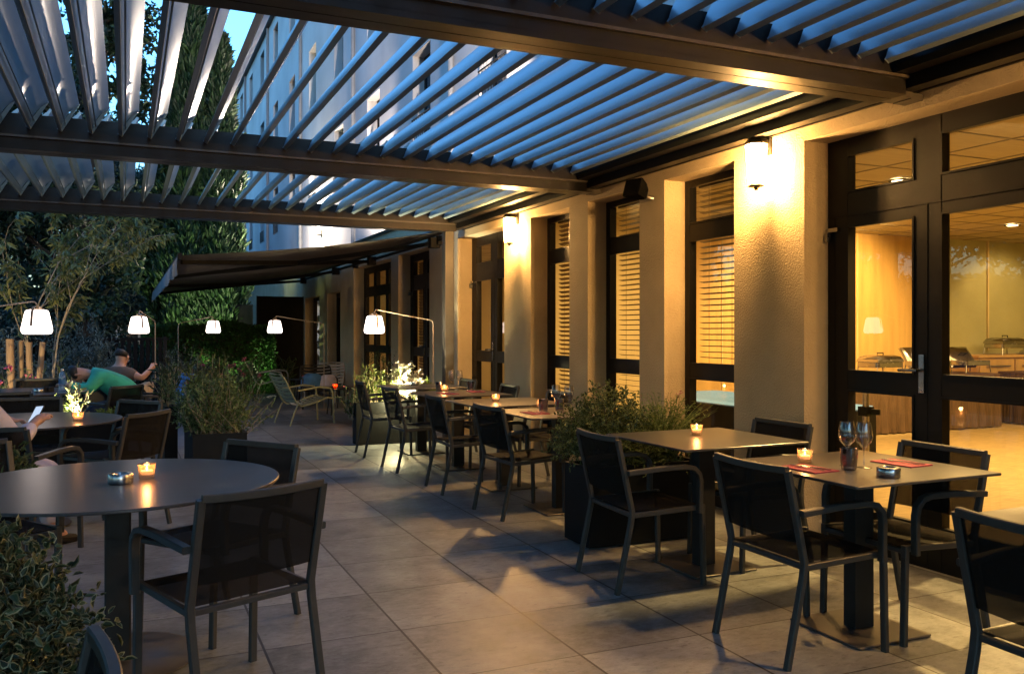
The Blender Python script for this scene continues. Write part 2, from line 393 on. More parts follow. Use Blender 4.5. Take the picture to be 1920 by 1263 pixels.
# things inside
def clight(x,y,label):
    t = thing('ceiling_light', label, 'ceiling light', (x,y,2.79), 0, 'recessed ceiling lights in the dining room')
    f = MB(); f.lathe([(.10,-.012),(.10,0),(.07,0),(.07,-.012)],20,caps=False); f.build('trim', M_steel, t, True)
    f = MB(); f.lathe([(.069,-.006),(.069,-.003)],20); f.build('bulb', emis('downlight',(1,.72,.36),4), t)
clight(6.7,6.0,'bright round ceiling light seen through the left transom of the near glass door')
clight(10.9,7.9,'small round ceiling light at the top of the right door glass, nearer the back wall')
clight(9.9,6.4,'small round ceiling light at the top of the right door glass, nearer the windows')
WARM = (1,.61,.20)
lamp('dining_room_light','AREA',(8,5.2,2.72),34,WARM,3.6,(0,0,0),sy=3)
lamp('dining_room_light','AREA',(11.5,4.6,2.72),30,WARM,3.6,(0,0,0),sy=4)
lamp('added_wall_spot','SPOT',(8.9,7.6,2.70),100,WARM,.1,target=(9.0,9.6,1.4),spot=100)  # unseen spot, added for a light gradient on the wood wall
lamp('added_wall_spot','SPOT',(12.6,8.2,2.70),12,WARM,.1,target=(12.9,9.6,1.3),spot=90)  # second unseen spot, added to grade the green wall
clight(5.05,3.7,'ceiling light added just inside the near glass door to brighten the floor outside')  # fitting made up to go with the added spot below
lamp('added_door_spot','SPOT',(5.05,3.7,2.74),110,WARM,.05,target=(3.5,3.1,0),spot=75)  # added spot, aimed out through the door to brighten the terrace floor
lamp('bar_light','AREA',(5.9,7.4,2.7),15,WARM,1.5,(0,0,0),sy=2)
lamp('back_room_light','AREA',(6.5,12,2.7),16,(1,.58,.2),2,(0,0,0),sy=3)
lamp('back_room_light','AREA',(6.5,18.5,2.7),6,(1,.6,.25),2,(0,0,0),sy=3)
# buffet counter along the back wall
t = thing('buffet_counter', 'light wooden buffet counter with drawers against the green back wall', 'counter', (13.0,9.2,0))
f = MB(); f.box(-1.45,-.28,.1,1.7,.36,.96); f.build('cabinet', M_wood, t)
f = MB(); f.slab(-1.48,-.32,1.72,.37,.965,1.0); f.build('worktop', M_wood, t)
for k in range(4):
    f = MB(); f.box(-1.43+.78*k,-.305,.55,-.69+.78*k,-.284,.94); d = f.build('drawer', M_wood, t)
    f = MB(); f.tube([(-1.3+.78*k,-.32,.84),(-1.3+.78*k,-.345,.84),(-.82+.78*k,-.345,.84),(-.82+.78*k,-.32,.84)],.008); f.build('handle', M_brush, d)
    f = MB(); f.box(-1.43+.78*k,-.305,.12,-.69+.78*k,-.284,.53); f.build('cabinet_door', M_wood, t)
def chafing(x,y,z,rz,label,open_=False):
    t = thing('chafing_dish', label, 'chafing dish', (x,y,z), rz, 'steel chafing dishes')
    f = MB(); f.slab(-.27,-.17,.27,.17,.10,.17,r=.04,e=.006); f.build('pan', M_steel, t, True)
    for a in (-1,1):
        for b in (-1,1):
            f = MB(); f.tube([(a*.25,b*.15,.12),(a*.27,b*.16,0)],.008); f.build('leg', M_steel, t)
    lid = MB(); rings = []
    for s_, zz in ((1,0),(.97,.03),(.85,.07),(.6,.09)):
        rings.append([(a*.27*s_, b*.17*s_, zz) for a,b in ((-1,-1),(1,-1),(1,1),(-1,1))])
    lid.ring(rings); l = lid.build('lid', M_steel, t, True); l.location = (0,0,.172)
    if open_: l.location = (0,.17,.2); l.rotation_euler = (R(55),0,0)
    f = MB(); f.tube([(-.06,0,.085),(-.06,0,.12),(.06,0,.12),(.06,0,.085)],.007); f.build('handle', M_black, l)
chafing(12.45,9.15,1.0,0,'closed steel chafing dish at the left end of the wooden counter')
def cloche(x,y,z,label):
    t = thing('serving_tray', label, 'tray', (x,y,z))
    f = MB(); f.lathe([(.22,0),(.24,.012),(.2,.014)],28); f.build('tray', M_steel, t, True)
    f = MB(); f.lathe([(.19,.015),(.18,.05),(.12,.09),(.03,.10),(.02,.115),(.01,.12)],28); f.build('lid', M_steel, t, True)
cloche(13.1,9.15,1.0,'round steel tray with low domed lid on the wooden counter')
# skirted tables
def skirted(x0,x1,y0,y1,label):
    t = thing('buffet_table', label, 'table', ((x0+x1)/2,(y0+y1)/2,0))
    cx, cyy = (x0+x1)/2, (y0+y1)/2; hx, hy = (x1-x0)/2, (y1-y0)/2
    f = MB(); f.slab(-hx,-hy,hx,hy,.74,.77); f.build('tabletop', M_skirt, t)
    rings = []
    for z, o in ((.735,0),(.5,.01),(.2,.02),(.03,.03)):
        q = []; n = 70; per = [(-hx,-hy),(hx,-hy),(hx,hy),(-hx,hy)]
        for k in range(4):
            a, b = per[k], per[(k+1)%4]
            for j in range(n):
                u = j/n; ww = o*1.3*sin(j*1.25+k+2*sin(j*.3))
                nx, ny = ((0,-1),(1,0),(0,1),(-1,0))[k]
                q.append((a[0]+(b[0]-a[0])*u+nx*ww, a[1]+(b[1]-a[1])*u+ny*ww, z))
        rings.append(q)
    f = MB(); f.ring(rings, caps=False); f.build('skirt', M_skirt, t, True)
skirted(8.3,11.2,8.3,9.0,'long buffet table with a brown cloth skirt seen behind the left door glass')
skirted(11.75,12.55,8.2,8.75,'short brown skirted table in front of the left end of the wooden counter')
chafing(9.3,8.65,.775,.1,'steel chafing dish at the left of the skirted buffet table')
chafing(10.2,8.65,.775,-.05,'open steel chafing dish in the middle of the skirted buffet table',True)
chafing(11.0,8.65,.775,.05,'steel chafing dish with its lid raised at the right end of the buffet table',True)
# display counter behind the first window
t = thing('display_counter', 'glass display counter with a pale lit shelf behind the window beside the lantern', 'counter', (5.9,7.2,0))
f = MB(); f.box(-.5,-1.2,.0,.5,1.2,.62); f.build('body', M_black, t)
f = MB(); f.box(-.5,-1.2,.87,.5,1.2,.90); f.build('shelf', M_steel, t)
f = MB(); f.box(-.48,-1.18,.63,.48,1.18,.66); f.build('lit_shelf', emis('cool_case_light',(.75,.95,.7),.1), t)
f = MB(); f.box(-.49,-1.19,.62,-.48,1.19,.87); f.build('glass_front', M_clear, t)
def bowl(x,y,z,label):
    o = MB(); o.lathe([(.06,0),(.16,.09),(.17,.10),(.155,.095),(.055,.012)],24); ob = o.build('metal_bowl', M_black, None, True); ob.location=(x,y,z); tag(ob,label,'bowl')
bowl(5.7,6.75,.9,'dark metal bowl on the display counter behind the blinds')

t = thing('stanchion', 'khaki metal post with black clamps standing behind the left door glass', 'post', (5.08,4.86,0.015))
f = MB(); f.tube([(0,0,.02),(0,0,.9)],.024,14); f.build('pole', M_brush, t, True)
f = MB(); f.lathe([(.16,0),(.16,.012),(.03,.02)],28); f.build('base', M_black, t, True)
for z_ in (.28,.74):
    f = MB(); f.box(-.04,-.04,z_-.035,.04,.04,z_+.035); f.box(.0,-.12,z_-.02,.02,.04,z_+.02); f.build('clamp', M_black, t)
# wall lanterns
def wall_lantern(y,label):
    t = thing('wall_lantern', label, 'wall lamp', (FX-.11,y,2.32), 0, 'glass wall lanterns on the stucco pillars')
    n = 6
    def hexa(r,z): return [(r*cos(2*pi*j/n+.3), r*sin(2*pi*j/n+.3), z) for j in range(n)]
    f = MB(); f.ring([hexa(.045,.0),hexa(.054,.006),hexa(.054,.012)]); f.lathe([(.012,-.02),(.02,0)],8); f.build('base', M_black, t)
    f = MB(); f.ring([hexa(.082,.285),hexa(.078,.30),hexa(.03,.345),hexa(.012,.35)]); f.build('cap', M_black, t)
    f = MB()
    for j in range(n):
        a = 2*pi*j/n+.3; f.tube([(.056*cos(a),.056*sin(a),.012),(.078*cos(a),.078*sin(a),.288)],.0035,5)
    f.build('cage', M_black, t)
    f = MB(); f.ring([hexa(.053,.016),hexa(.074,.285)],caps=False); f.build('glass', M_lantg, t)
    f = MB(); f.lathe([(.004,.055),(.020,.07),(.026,.10),(.020,.13),(.012,.15)],14); f.build('bulb', M_bulb, t, True)
    f = MB(); f.box(.0,-.012,.30,.11,.012,.33); f.box(.098,-.03,.22,.108,.03,.38); f.build('bracket', M_black, t)
    l = lamp('lantern_light','POINT',(0,0,.10),86,(1,.53,.17),.05); l.parent = t
for y,l in ((4.64,'glass wall lantern on the pillar between the near glass door and the first window'),
            (8.74,'glass wall lantern on the pillar beside the second glass door, behind the row of tables'),
            (1.6,'glass wall lantern on the pillar right of the near glass door')):
    wall_lantern(y,l)

# speaker
t = thing('wall_speaker', 'small black loudspeaker on a bracket above the middle window', 'speaker', (FX-.17,6.02,2.50), R(196))
t.rotation_euler = (0, R(-18), R(196))
M_spk = mat('speaker_plastic', (.004,.004,.004), .95, spec=.02)
f = MB(); rr=[]
for xx,hh,ww in ((-.09,.04,.03),(-.02,.06,.065),(.06,.072,.085),(.068,.068,.08)): rr.append([(xx,a*ww,b*hh) for a,b in ((-1,-1),(1,-1),(1,1),(-1,1))])
f.ring(rr); f.build('cabinet', M_spk, t)
f = MB(); f.add([(.072,-.085,-.07),(.072,.085,-.07),(.072,.085,.07),(.072,-.085,.07)],[(0,1,2,3)]); f.build('grille', M_spk, t)
f = MB(); f.tube([(-.09,0,0),(-.13,0,.0),(-.17,.03,0)],.018); f.build('bracket', M_brush, t, True)

# ------------------------------------------------------------------ hotel block above
HX = 4.76
hotel = thing('hotel_building', 'pale four storey hotel block with narrow recessed windows rising behind the pergola', 'building', (HX,20,3))
def H(mb,name,m,smooth=False,par=hotel):
    o = mb.build(name,m,par,smooth)
    if par is hotel: o.location=(-HX,-20,-3)
    return o
wy = [14.6+3.25*k for k in range(-3,9)]
rows = [(4.75,6.35),(7.65,9.3),(10.5,12.0)]
f = MB(); y=-14; zs=[3.05]
for yy in wy:
    f.box(HX,y,3.05,HX+.4,yy-.5,12.4); y=yy+.5
    z=3.05
    for a,b in rows: f.box(HX,yy-.5,z,HX+.4,yy+.5,a); z=b
    f.box(HX,yy-.5,z,HX+.4,yy+.5,12.4)
f.box(HX,y,3.05,HX+.4,43.1,12.4); f.box(HX+.4,42.7,0,16,43.1,12.4); f.box(HX,34,0,HX+.4,43.1,3.05)
H(f,'wall',M_render)
f=MB(); f.box(HX-.15,-14,12.4,16.1,43.25,12.55); H(f,'roof',M_alud)
for yy in wy:
    for a,b in rows:
        f=MB(); X=HX+.22
        f.box(X,yy-.5,a,X+.05,yy-.44,b); f.box(X,yy+.44,a,X+.05,yy+.5,b); f.box(X,yy-.44,a,X+.05,yy+.44,a+.06); f.box(X,yy-.44,b-.06,X+.05,yy+.44,b); f.box(X,yy-.02,a+.06,X+.05,yy+.02,b-.06)
        o=H(f,'window',M_frame)
        g=MB(); g.box(X+.02,yy-.44,a+.06,X+.03,yy+.44,b-.06); g.build('pane',M_win,o)
    for a,b in rows[:1]:
        g=MB()
        for k in range(9): g.tube([(HX-.02,yy-.46+.115*k,a+.02),(HX-.02,yy-.46+.115*k,a+.42)],.007,5)
        g.tube([(HX-.02,yy-.5,a+.42),(HX-.02,yy+.5,a+.42)],.012,6); H(g,'railing',M_black)
for k,yy in enumerate(wy[:-1]):
    if k%2==0:
        g=MB(); g.tube([(HX-.05,yy+1.6,3.1),(HX-.05,yy+1.6,12.4)],.045,8); H(g,'downpipe',M_val)
def flood(x,y,z,tgt,e,spot,label,colr=(1,.80,.66)):
    t=thing('floodlight',label,'floodlight',(x,y,z),0,'floodlights washing the hotel wall')
    f=MB(); f.box(-.09,-.07,0,.09,.07,.09); f.build('housing',M_black,t)
    f=MB(); f.box(-.08,-.06,.092,.08,.06,.096); f.build('lens',emis('flood_lens',(1,.86,.72),4),t)
    lamp('floodlight_beam','SPOT',(x,y,z+.12),e,colr,.06,target=tgt,spot=spot)
flood(4.3,10.2,3.06,(5.1,13.2,6.5),250,105,'black floodlight on the flat roof edge nearest the camera')
flood(4.3,16.4,3.06,(5.1,18.8,6.2),220,100,'black floodlight on the flat roof above the awning')
t=thing('bulkhead_light','bright floodlight fixed to the hotel wall just above the brown awning','floodlight',(HX-.12,23.1,3.98))
f=MB(); f.box(-.05,-.12,-.08,.12,.12,-.04); f.box(.06,-.03,-.04,.12,.03,.12); f.build('housing',M_black,t)
f=MB(); f.box(-.04,-.11,-.036,.05,.11,.1); f.build('lens',emis('bulkhead_lens',(1,.80,.55),6),t)
l=lamp('bulkhead_beam','POINT',(HX-.4,23.1,4.05),130,(1,.82,.66),.08)

# ------------------------------------------------------------------ pergola
perg = thing('pergola','dark aluminium pergola with tilted louvres in three bays over the terrace','pergola',(0,7,0))
def P(mb,name,m,smooth=False):
    o=mb.build(name,m,perg,smooth); o.location=(0,-7,0); return o
ZB=2.615; ZT=2.86
beams=[3.46,6.96,10.34]; PX0,PX1=-2.75,3.80
for i,yb in enumerate([-.04]+beams):
    for a,b in ((yb-.10,yb-.004),(yb+.004,yb+.10)):
        f=MB(); f.box(PX0,a,ZB,PX1,b,ZT); f.box(PX0,a+ (0 if a<yb else .06),ZB+.03,PX1,a+(.036 if a<yb else .096),ZB+.028)
        P(f,'beam',M_alud)
    f=MB(); f.box(PX0,yb-.125,ZB+.08,PX1,yb-.1,ZB+.095); f.box(PX0,yb+.1,ZB+.08,PX1,yb+.125,ZB+.095)   # slat ledges
    P(f,'ledge',M_alu)
# side gutters
f=MB(); f.box(PX1,-.14,ZB+.03,PX1+.075,beams[-1]+.1,ZT+.03); f.box(PX1+.075,-.14,ZB+.045,PX1+.082,beams[-1]+.1,ZB+.052); f.box(PX1+.08,-4,ZB+.09,FX-.004,beams[-1]+.1,ZB+.13)
P(f,'gutter',M_frame)
f=MB(); f.box(PX1+.082,-4,ZB+.035,PX1+.10,beams[-1]+.1,ZB+.05); f.box(FX-.02,-4,ZB+.045,FX-.002,beams[-1]+.1,ZB+.10); f.box(PX1-.10,-.14,ZB+.10,PX1-.004,beams[-1]+.1,ZB+.14)
P(f,'flashing',M_alud)
f=MB(); f.box(PX0-.12,-.14,ZB,PX0,beams[-1]+.1,ZT); P(f,'gutter',M_alud)
for yb in [-.04]+beams[:2]:
    f=MB(); f.box(PX1+.08,yb-.06,ZB-.005,FX-.003,yb+.06,ZB+.03); f.box(PX1-.0,yb-.07,ZB+.0,PX1+.079,yb+.07,ZB+.27); P(f,'bracket',M_alu)
for x in (PX1-.06,PX0):
    for yb in ([-.04]+beams if x<0 else beams[-1:]):
        f=MB(); f.slab(x-.06+.0,yb-.02,x+.06,yb+.10,0.005,ZB+.24,r=.008) if x>0 else f.slab(x-.11,yb-.06,x-.003,yb+.06,0.005,ZB-.002,r=.008)
        P(f,'post',M_alu)
for yb in (-3.6,):  # end beam of the unseen bay added behind the camera
    f=MB(); f.box(PX0,yb-.10,ZB,PX1,yb+.10,ZT); P(f,'beam',M_alud)
# louvres: curved blade with a thick lower lip
TL=R(33); 
def louv_profile():
    L=.225; top=[];bot=[]
    for k in range(9):
        u=L*k/8; c=.024*sin(pi*k/8); th=.009+.013*(1-k/8)**2
        top.append((u,c+th/2)); bot.append((u,c-th/2))
    pr=bot+top[::-1]
    pr=[(u,v) for u,v in pr]
    # lip: a hook on the lower end, turned towards the underside
    return pr
LP=louv_profile()
def louvre(x,y0,y1):
    f=MB(); ca,sa=sin(TL),cos(TL); j=random.uniform(-.006,.006)
    def ring(y,sg=0): return [(x+u*ca-v*sa, y, 2.765+u*sa+v*ca+sg) for u,v in LP]
    ys=[y0,(y0*3+y1)/4,(y0+y1)/2,(y0+3*y1)/4,y1]
    f.ring([ring(yy,-.004*sin(pi*k/4)) for k,yy in enumerate(ys)])
    # rib on the underside and end caps
    for (u0,u1,v0,v1) in ((.0,.005,-.019,-.009),(.058,.061,-.012,-.001)):
        f.ring([[(x+u*ca-v*sa,yy,2.765+u*sa+v*ca) for u,v in ((u0,v0),(u1,v0),(u1,v1),(u0,v1))] for yy in (y0,y1)])
    for yy in (y0-.004,y1):
        f.ring([[(x+u*ca-v*sa,y_,2.765+u*sa+v*ca) for u,v in ((-.003,-.020),(.23,-.006),(.23,.012),(-.003,.014))] for y_ in (yy,yy+.004)])
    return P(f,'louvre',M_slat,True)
bays=[(-.04+.13,beams[0]-.13),(beams[0]+.13,beams[1]-.13),(beams[1]+.13,beams[2]-.13)]
f=MB(); ca,sa=sin(TL),cos(TL)  # louvres of an unseen bay, added behind the camera to block sky light
for k in range(-13,20):
    x=-.04+.193*k; f.ring([[(x+u*ca-v*sa,y_,2.765+u*sa+v*ca) for u,v in LP] for y_ in (-3.49,-.15)])
tag(P(f,'sky_block_louvres',M_slat,True),kind='stuff')
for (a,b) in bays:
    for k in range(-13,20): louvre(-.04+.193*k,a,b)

# ------------------------------------------------------------------ awning
aw=thing('awning','brown canvas folding awning with a pale valance beyond the pergola','awning',(3.85,16,2.6))
def A(mb,name,m,sm=False): 
    o=mb.build(name,m,aw,sm); o.location=(-3.85,-16,-2.6); return o
f=MB(); nY,nX=30,8; vs=[];fs=[]
for i in range(nY+1):
    for j in range(nX+1):
        u=j/nX; y_=10.9+10.5*i/nY; x_=3.82-3.22*u; z_=2.68-.43*u-.05*sin(pi*u)-.012*sin(i*pi/3)*sin(pi*u)
        vs.append((x_,y_,z_))
for i in range(nY):
    for j in range(nX):
        a=i*(nX+1)+j; fs.append((a,a+1,a+nX+2,a+nX+1))
n=len(vs); vs2=[(x,y,z+.003) for x,y,z in vs]
f.add(vs+vs2, fs+[tuple(n+i for i in reversed(q)) for q in fs]); A(f,'canvas',M_awn,True)
f=MB(); f.bar([(.58,10.88,2.24),(.58,21.42,2.24)],.05,.07); A(f,'front_bar',M_alud)
f=MB(); vs=[];fs=[]
for i in range(85):
    y_=10.9+10.5*i/84; wv=.012*sin(i*.9)+.01*sin(i*.37)
    vs+=[(.553,y_,2.235),(.545+wv*.5,y_,2.13),(.55+wv,y_,2.035+.008*sin(i*1.2))]
for i in range(84):
    for k in range(2): fs.append((3*i+k,3*i+k+1,3*i+k+4,3*i+k+3))
n=len(vs); f.add(vs+[(x+.004,y,z) for x,y,z in vs],fs+[tuple(n+i for i in reversed(q)) for q in fs]); A(f,'valance',M_val,True)
f=MB(); f.tube([(3.86,10.8,2.70),(3.86,21.5,2.70)],.05,12); f.build('roller',M_alud,aw,True).location=(-3.85,-16,-2.6)
f=MB(); f.bar([(3.90,10.75,2.60),(3.90,21.5,2.60)],.04,.04); A(f,'mounting_bar',M_black)
for y0,y1 in ((11.3,12.9),(14.6,13.0),(17.4,19.1),(20.9,19.2)):
    f=MB(); f.bar([(3.85,y0,2.56),(2.3,y1,2.36),(.62,y0,2.2)],.035,.05); f.box(3.80,y0-.07,2.50,3.93,y0+.07,2.64); A(f,'folding_arm',M_black)
for y in (11.2,16,21.2):
    f=MB(); f.box(3.88,y-.05,2.54,3.973,y+.05,2.66); A(f,'wall_bracket',M_black)

# ------------------------------------------------------------------ screens beyond
def screen(x0,x1,y,h,label):
    t=thing('privacy_screen',label,'screen',((x0+x1)/2,y,0)); hw=(x1-x0)/2
    f=MB(); f.box(-hw,-.02,.03,hw,.02,h); f.build('panel',M_screen,t)
    for sx in (-hw-.02,hw+.0):
        f=MB(); f.box(sx,-.03,0,sx+.02,.03,h+.01); f.build('post',M_black,t)
screen(2.86,3.93,21.3,2.2,'wide black privacy screen closing the terrace at the end of the stucco wall')
screen(2.5,2.98,23.2,2.05,'narrow black privacy screen behind the end of the clipped hedge')
t=thing('soffit_lamp','small oval lamp glowing under the far end of the awning','lamp',(2.75,24.2,2.36))
f=MB(); f.lathe([(.07,0),(.12,-.02),(.1,-.06),(.03,-.075)],16); f.build('shade',emis('soffit_glow',(1,.72,.36),1),t,True)
f=MB(); f.lathe([(.02,0),(.02,.14)],8); f.build('stem',M_black,t)

# ------------------------------------------------------------------ dining furniture
def make_chair():
    t=thing('armchair','','chair')
    W_=.235
    def leg(pts):
        f=MB(); f.bar(pts,.024,.030,up=(0,1,0)); return f.build('leg',M_chair,t,True)
    for s in (-1,1):
        y=s*W_
        leg([(.255,y,.0),(.25,y,.2),(.245,y,.43)])
        leg([(-.265,y,0),(-.185,y,.36),(-.178,y,.42),(-.20,y,.52),(-.262,y,.795)])
        f=MB(); f.bar([(-.215,s*(W_+.026),.625),(0,s*(W_+.028),.640),(.13,s*(W_+.028),.640),(.175,s*(W_+.028),.630),(.205,s*(W_+.028),.600),(.215,s*(W_+.027),.56),(.212,s*(W_+.026),.392)],.026,.034,up=(0,1,0))
        f.build('armrest',M_chair,t,True)
        f=MB(); f.bar([(-.18,y,.40),(.25,y,.418)],.022,.026); f.build('seat_rail',M_chair,t,True)
    f=MB(); f.bar([(-.175,-W_,.40),(-.175,W_,.40)],.022,.022); f.build('cross_rail',M_chair,t,True)
    f=MB(); f.bar([(.245,-W_,.405),(.245,W_,.405)],.022,.022); f.build('cross_rail',M_chair,t,True)
    f=MB(); pts=[]
    for k in range(9):
        u=-1+k/4; pts.append((-.262-.022*(1-u*u),u*(W_-.004),.797-.004*(1-u*u)+.0))
    f.bar(pts,.024,.028); f.build('top_rail',M_chair,t,True)
    def sheet(fn,name,nu=8,nv=6,th=.004):
        v=[];v2=[]
        for i in range(nu+1):
            for j in range(nv+1):
                p,n=fn(i/nu,j/nv); v.append(p); v2.append(tuple(a+b*th for a,b in zip(p,n)))
        F=[]; m=nv+1; N_=(nu+1)*m
        for i in range(nu):
            for j in range(nv):
                a=i*m+j; F+= [(a,a+1,a+m+1,a+m),(N_+a,N_+a+m,N_+a+m+1,N_+a+1)]
        for i in range(nu): F+=[(i*m,(i+1)*m,N_+(i+1)*m,N_+i*m),(i*m+nv,N_+i*m+nv,N_+(i+1)*m+nv,(i+1)*m+nv)]
        f=MB(); f.add(v+v2,F); return f.build(name,M_mesh,t,True)
    def back(u,v):   # u across, v up
        a=2*u-1; z=.495+.295*v; x=-.193-.068*v - .022*(1-a*a)
        return (x,a*(W_-.012),z),(-1,0,0)
    sheet(back,'backrest')
    def seat(u,v):
        a=2*u-1; x=-.172+.42*v; z=.418-.012*(1-a*a)*sin(pi*v)+(.010 if v>.99 else 0)*0
        return (x,a*(W_-.010),z),(0,0,1)
    sheet(seat,'seat')
    return t
chair0=make_chair(); used=[False]
def place_chair(x,y,deg,label,group):
    if not used[0]:
        used[0]=True; chair0.location=(x,y,0); chair0.rotation_euler=(0,0,R(deg)); chair0['label']=label; chair0['group']=group; return chair0
    return dup(chair0,(x,y,0),R(deg),label,group)
GR='dark mesh armchairs along the row of square tables'; GL='dark mesh armchairs around the round tables'
for x,y,d,l in [
    (2.68,2.94,-1,'dark mesh armchair in the right foreground, aisle side of the table with red napkins'),
    (3.31,2.95,180,'dark mesh armchair facing the camera between the near glass door and red napkin table'),
    (2.60,1.64,-2,'dark mesh armchair cut off by the right edge of the photo'),
    (2.58,4.06,-3,'dark mesh armchair standing right in front of the black planter with the variegated bush'),
    (3.40,4.15,182,'dark mesh armchair on the wall side of the one candle table beside the pillar'),
    (2.70,5.92,4,'dark mesh armchair just behind the variegated bush, nearest of the far row seen from behind'),
    (2.66,7.00,-2,'second armchair of the far row behind the planter, on the aisle side'),
    (2.62,8.24,2,'third armchair of the far row behind the planter, on the aisle side'),
    (2.61,9.35,-3,'farthest aisle side armchair of the row, partly before the black planter with glowing plants'),
    (3.36,7.05,180,'dark mesh armchair on the wall side behind the wine glasses, below the third window'),
    (3.35,8.16,178,'dark mesh armchair on the wall side directly below the far wall lantern'),
    (3.34,9.30,181,'farthest armchair on the wall side of the row, in front of the second glass door'),
    ]: place_chair(x,y,d,l,GR)
for x,y,d,l in [
    (.35,3.36,111.4,'large dark mesh armchair in the left foreground seen from behind at the near round table'),
    (.40,4.24,217,'dark mesh armchair half hidden behind the right edge of the near round table'),
    (-.07,6.53,144,'bronze rimmed armchair seen from behind at the second round table with both armrests visible'),
    (-.10,7.29,220,'navy backed armchair behind the second round table, just beyond the bronze rimmed one'),
    (-.19,9.79,141,'bronze rimmed armchair in front of the person in the green shirt'),
    (.10,10.72,186,'armchair carrying the person in the green shirt, its back edge showing at their right'),
    (-.59,5.96,60,'armchair at the left edge carrying the person in pale clothes'),
    (-.72,7.92,-88,'dark armchair behind the second round table with its top rail level with the low plants'),
    (-1.02,9.25,90,'dark armchair in front of the third round table at the left edge'),
    (-.95,11.25,-92,'dark armchair on the garden side of the farthest round table before the wooden posts'),
    (-.62,4.72,-60,'dark armchair at the left edge hidden behind the variegated bush and the near round table'),
    (-.30,1.52,184,'dark armchair standing edge on in the bottom left corner beside the planter'),
    ]: place_chair(x,y,d,l,GL)

def make_square():
    t=thing('square_table','','table')
    f=MB(); f.slab(-.42,-.40,.42,.40,.728,.74,r=.012,e=.0025); f.build('tabletop',M_top,t,True)
    f=MB(); f.box(-.055,-.035,.014,.055,.035,.705); f.build('column',M_col,t)
    f=MB(); f.box(-.2,-.03,.704,.2,.03,.727); f.box(-.03,-.2,.704,.03,.2,.727); f.build('top_bracket',M_black,t)
    f=MB(); f.slab(-.215,-.215,.215,.215,.003,.013,r=.012,e=.003); f.build('base_plate',M_base,t,True)
    return t
sq=make_square(); GT='square tables in the row beside the windows'
SQ=[(3.05,2.96,'square table with two red napkins, ashtray and glasses in the right foreground'),
    (3.05,4.12,'square table with a single candle between the planter and the right foreground table'),
    (2.98,1.64,'square table cut off by the right edge of the photo'),
    (3.03,5.89,'square table with a red napkin and wine glasses right behind the variegated bush'),
    (3.03,6.94,'square table with one candle, second behind the variegated bush'),
    (3.03,8.12,'square table with two red napkins and wine glasses in the far part of the row'),
    (3.03,9.30,'farthest square table of the row, lit from behind by the glowing plants')]
for i,(x,y,l) in enumerate(SQ):
    o = sq if i==0 else dup(sq,(x,y,0),0)
    o.location=(x,y,0); o['label']=l; o['group']=GT; o.rotation_euler=(0,0,R(random.uniform(-.8,.8)))
def make_round():
    t=thing('round_table','','table')
    f=MB(); f.lathe([(.636,.725),(.64,.728),(.64,.735),(.637,.7375)],96); f.build('tabletop',M_top,t,True)
    f=MB(); f.slab(-.05,-.035,.05,.035,.014,.70,r=.01); f.build('column',M_col,t,True)
    f=MB(); f.box(-.3,-.03,.702,.3,.03,.724); f.box(-.03,-.3,.702,.03,.3,.724); f.build('top_bracket',M_black,t)
    f=MB(); f.lathe([(.30,.002),(.31,.006),(.31,.011),(.305,.014)],64); f.build('base_plate',M_base,t,True)
    return t
rt=make_round()
for i,(x,y,l) in enumerate([(-.03,3.91,'large dark round table with ashtray and candle in the left foreground'),
    (-.66,6.86,'dark round table in the left middle with one candle before the lit leaves'),
    (-1.0,10.2,'farthest dark round table with a water bottle at the left edge')]):
    o=rt if i==0 else dup(rt)
    o.location=(x,y,0); o['label']=l; o['group']='round tables on the garden side'

# ------------------------------------------------------------------ table ware
M_cup=thin_glass('candle_cup_glass',(.95,.85,.75),2.0,.05,body=.13,bc=(.9,.6,.4))
def make_candle():
    t=thing('tealight','','candle')
    f=MB(); n=16
    f.lathe([(.028,0),(.031,.004),(.036,.062),(.033,.062),(.029,.018),(.0,.016)],n,caps=False); f.build('glass_cup',M_cup,t,True)
    f=MB(); f.lathe([(.024,.018),(.025,.034),(.023,.034)],18); f.build('wax',M_wax,t,True)
    f=MB(); f.lathe([(.001,.036),(.0035,.039),(.0038,.043),(.0018,.050),(.0003,.054)],10); f.build('flame',M_flame,t,True)
    l=lamp('candle_light','POINT',(0,0,.075),.12,(1,.42,.13),.014); l.parent=t
    return t
cn=make_candle()
CN=[(.08,3.93,.7375,'tealight in a clear glass beside the ashtray on the near round table'),
    (3.09,4.24,.74,'tealight alone on the square table beside the stucco pillar'),
    (2.90,3.14,.74,'tealight in a ribbed glass on the foreground table with the red napkins'),
    (-.30,6.64,.7375,'tealight on the second round table in front of the lit leaves'),
    (3.02,6.20,.74,'tealight behind the red napkin on the table beside the variegated bush'),
    (2.97,7.01,.74,'tealight alone on the second table behind the variegated bush'),
    (2.98,8.38,.74,'tealight beside the tumbler on the far table with wine glasses'),
    (3.12,14.08,.432,'red glowing tealight on the low lounge table nearer the camera'),
    (3.18,17.1,.432,'red glowing tealight on the low lounge table farther away')]
for i,(x,y,z,l) in enumerate(CN):
    o=cn if i==0 else dup(cn); o.location=(x,y,z); o['label']=l; o['group']='tealights on the tables'
M_redglass=thin_glass('red_candle_glass',(.9,.25,.12),1.5,.05,body=.6,bc=(.9,.2,.08))
for o in [o for o in col.objects if o.name.startswith('glass_cup') and o.parent and o.parent['label'].startswith('red')]:
    o.data=o.data.copy(); o.data.materials[0]=M_redglass
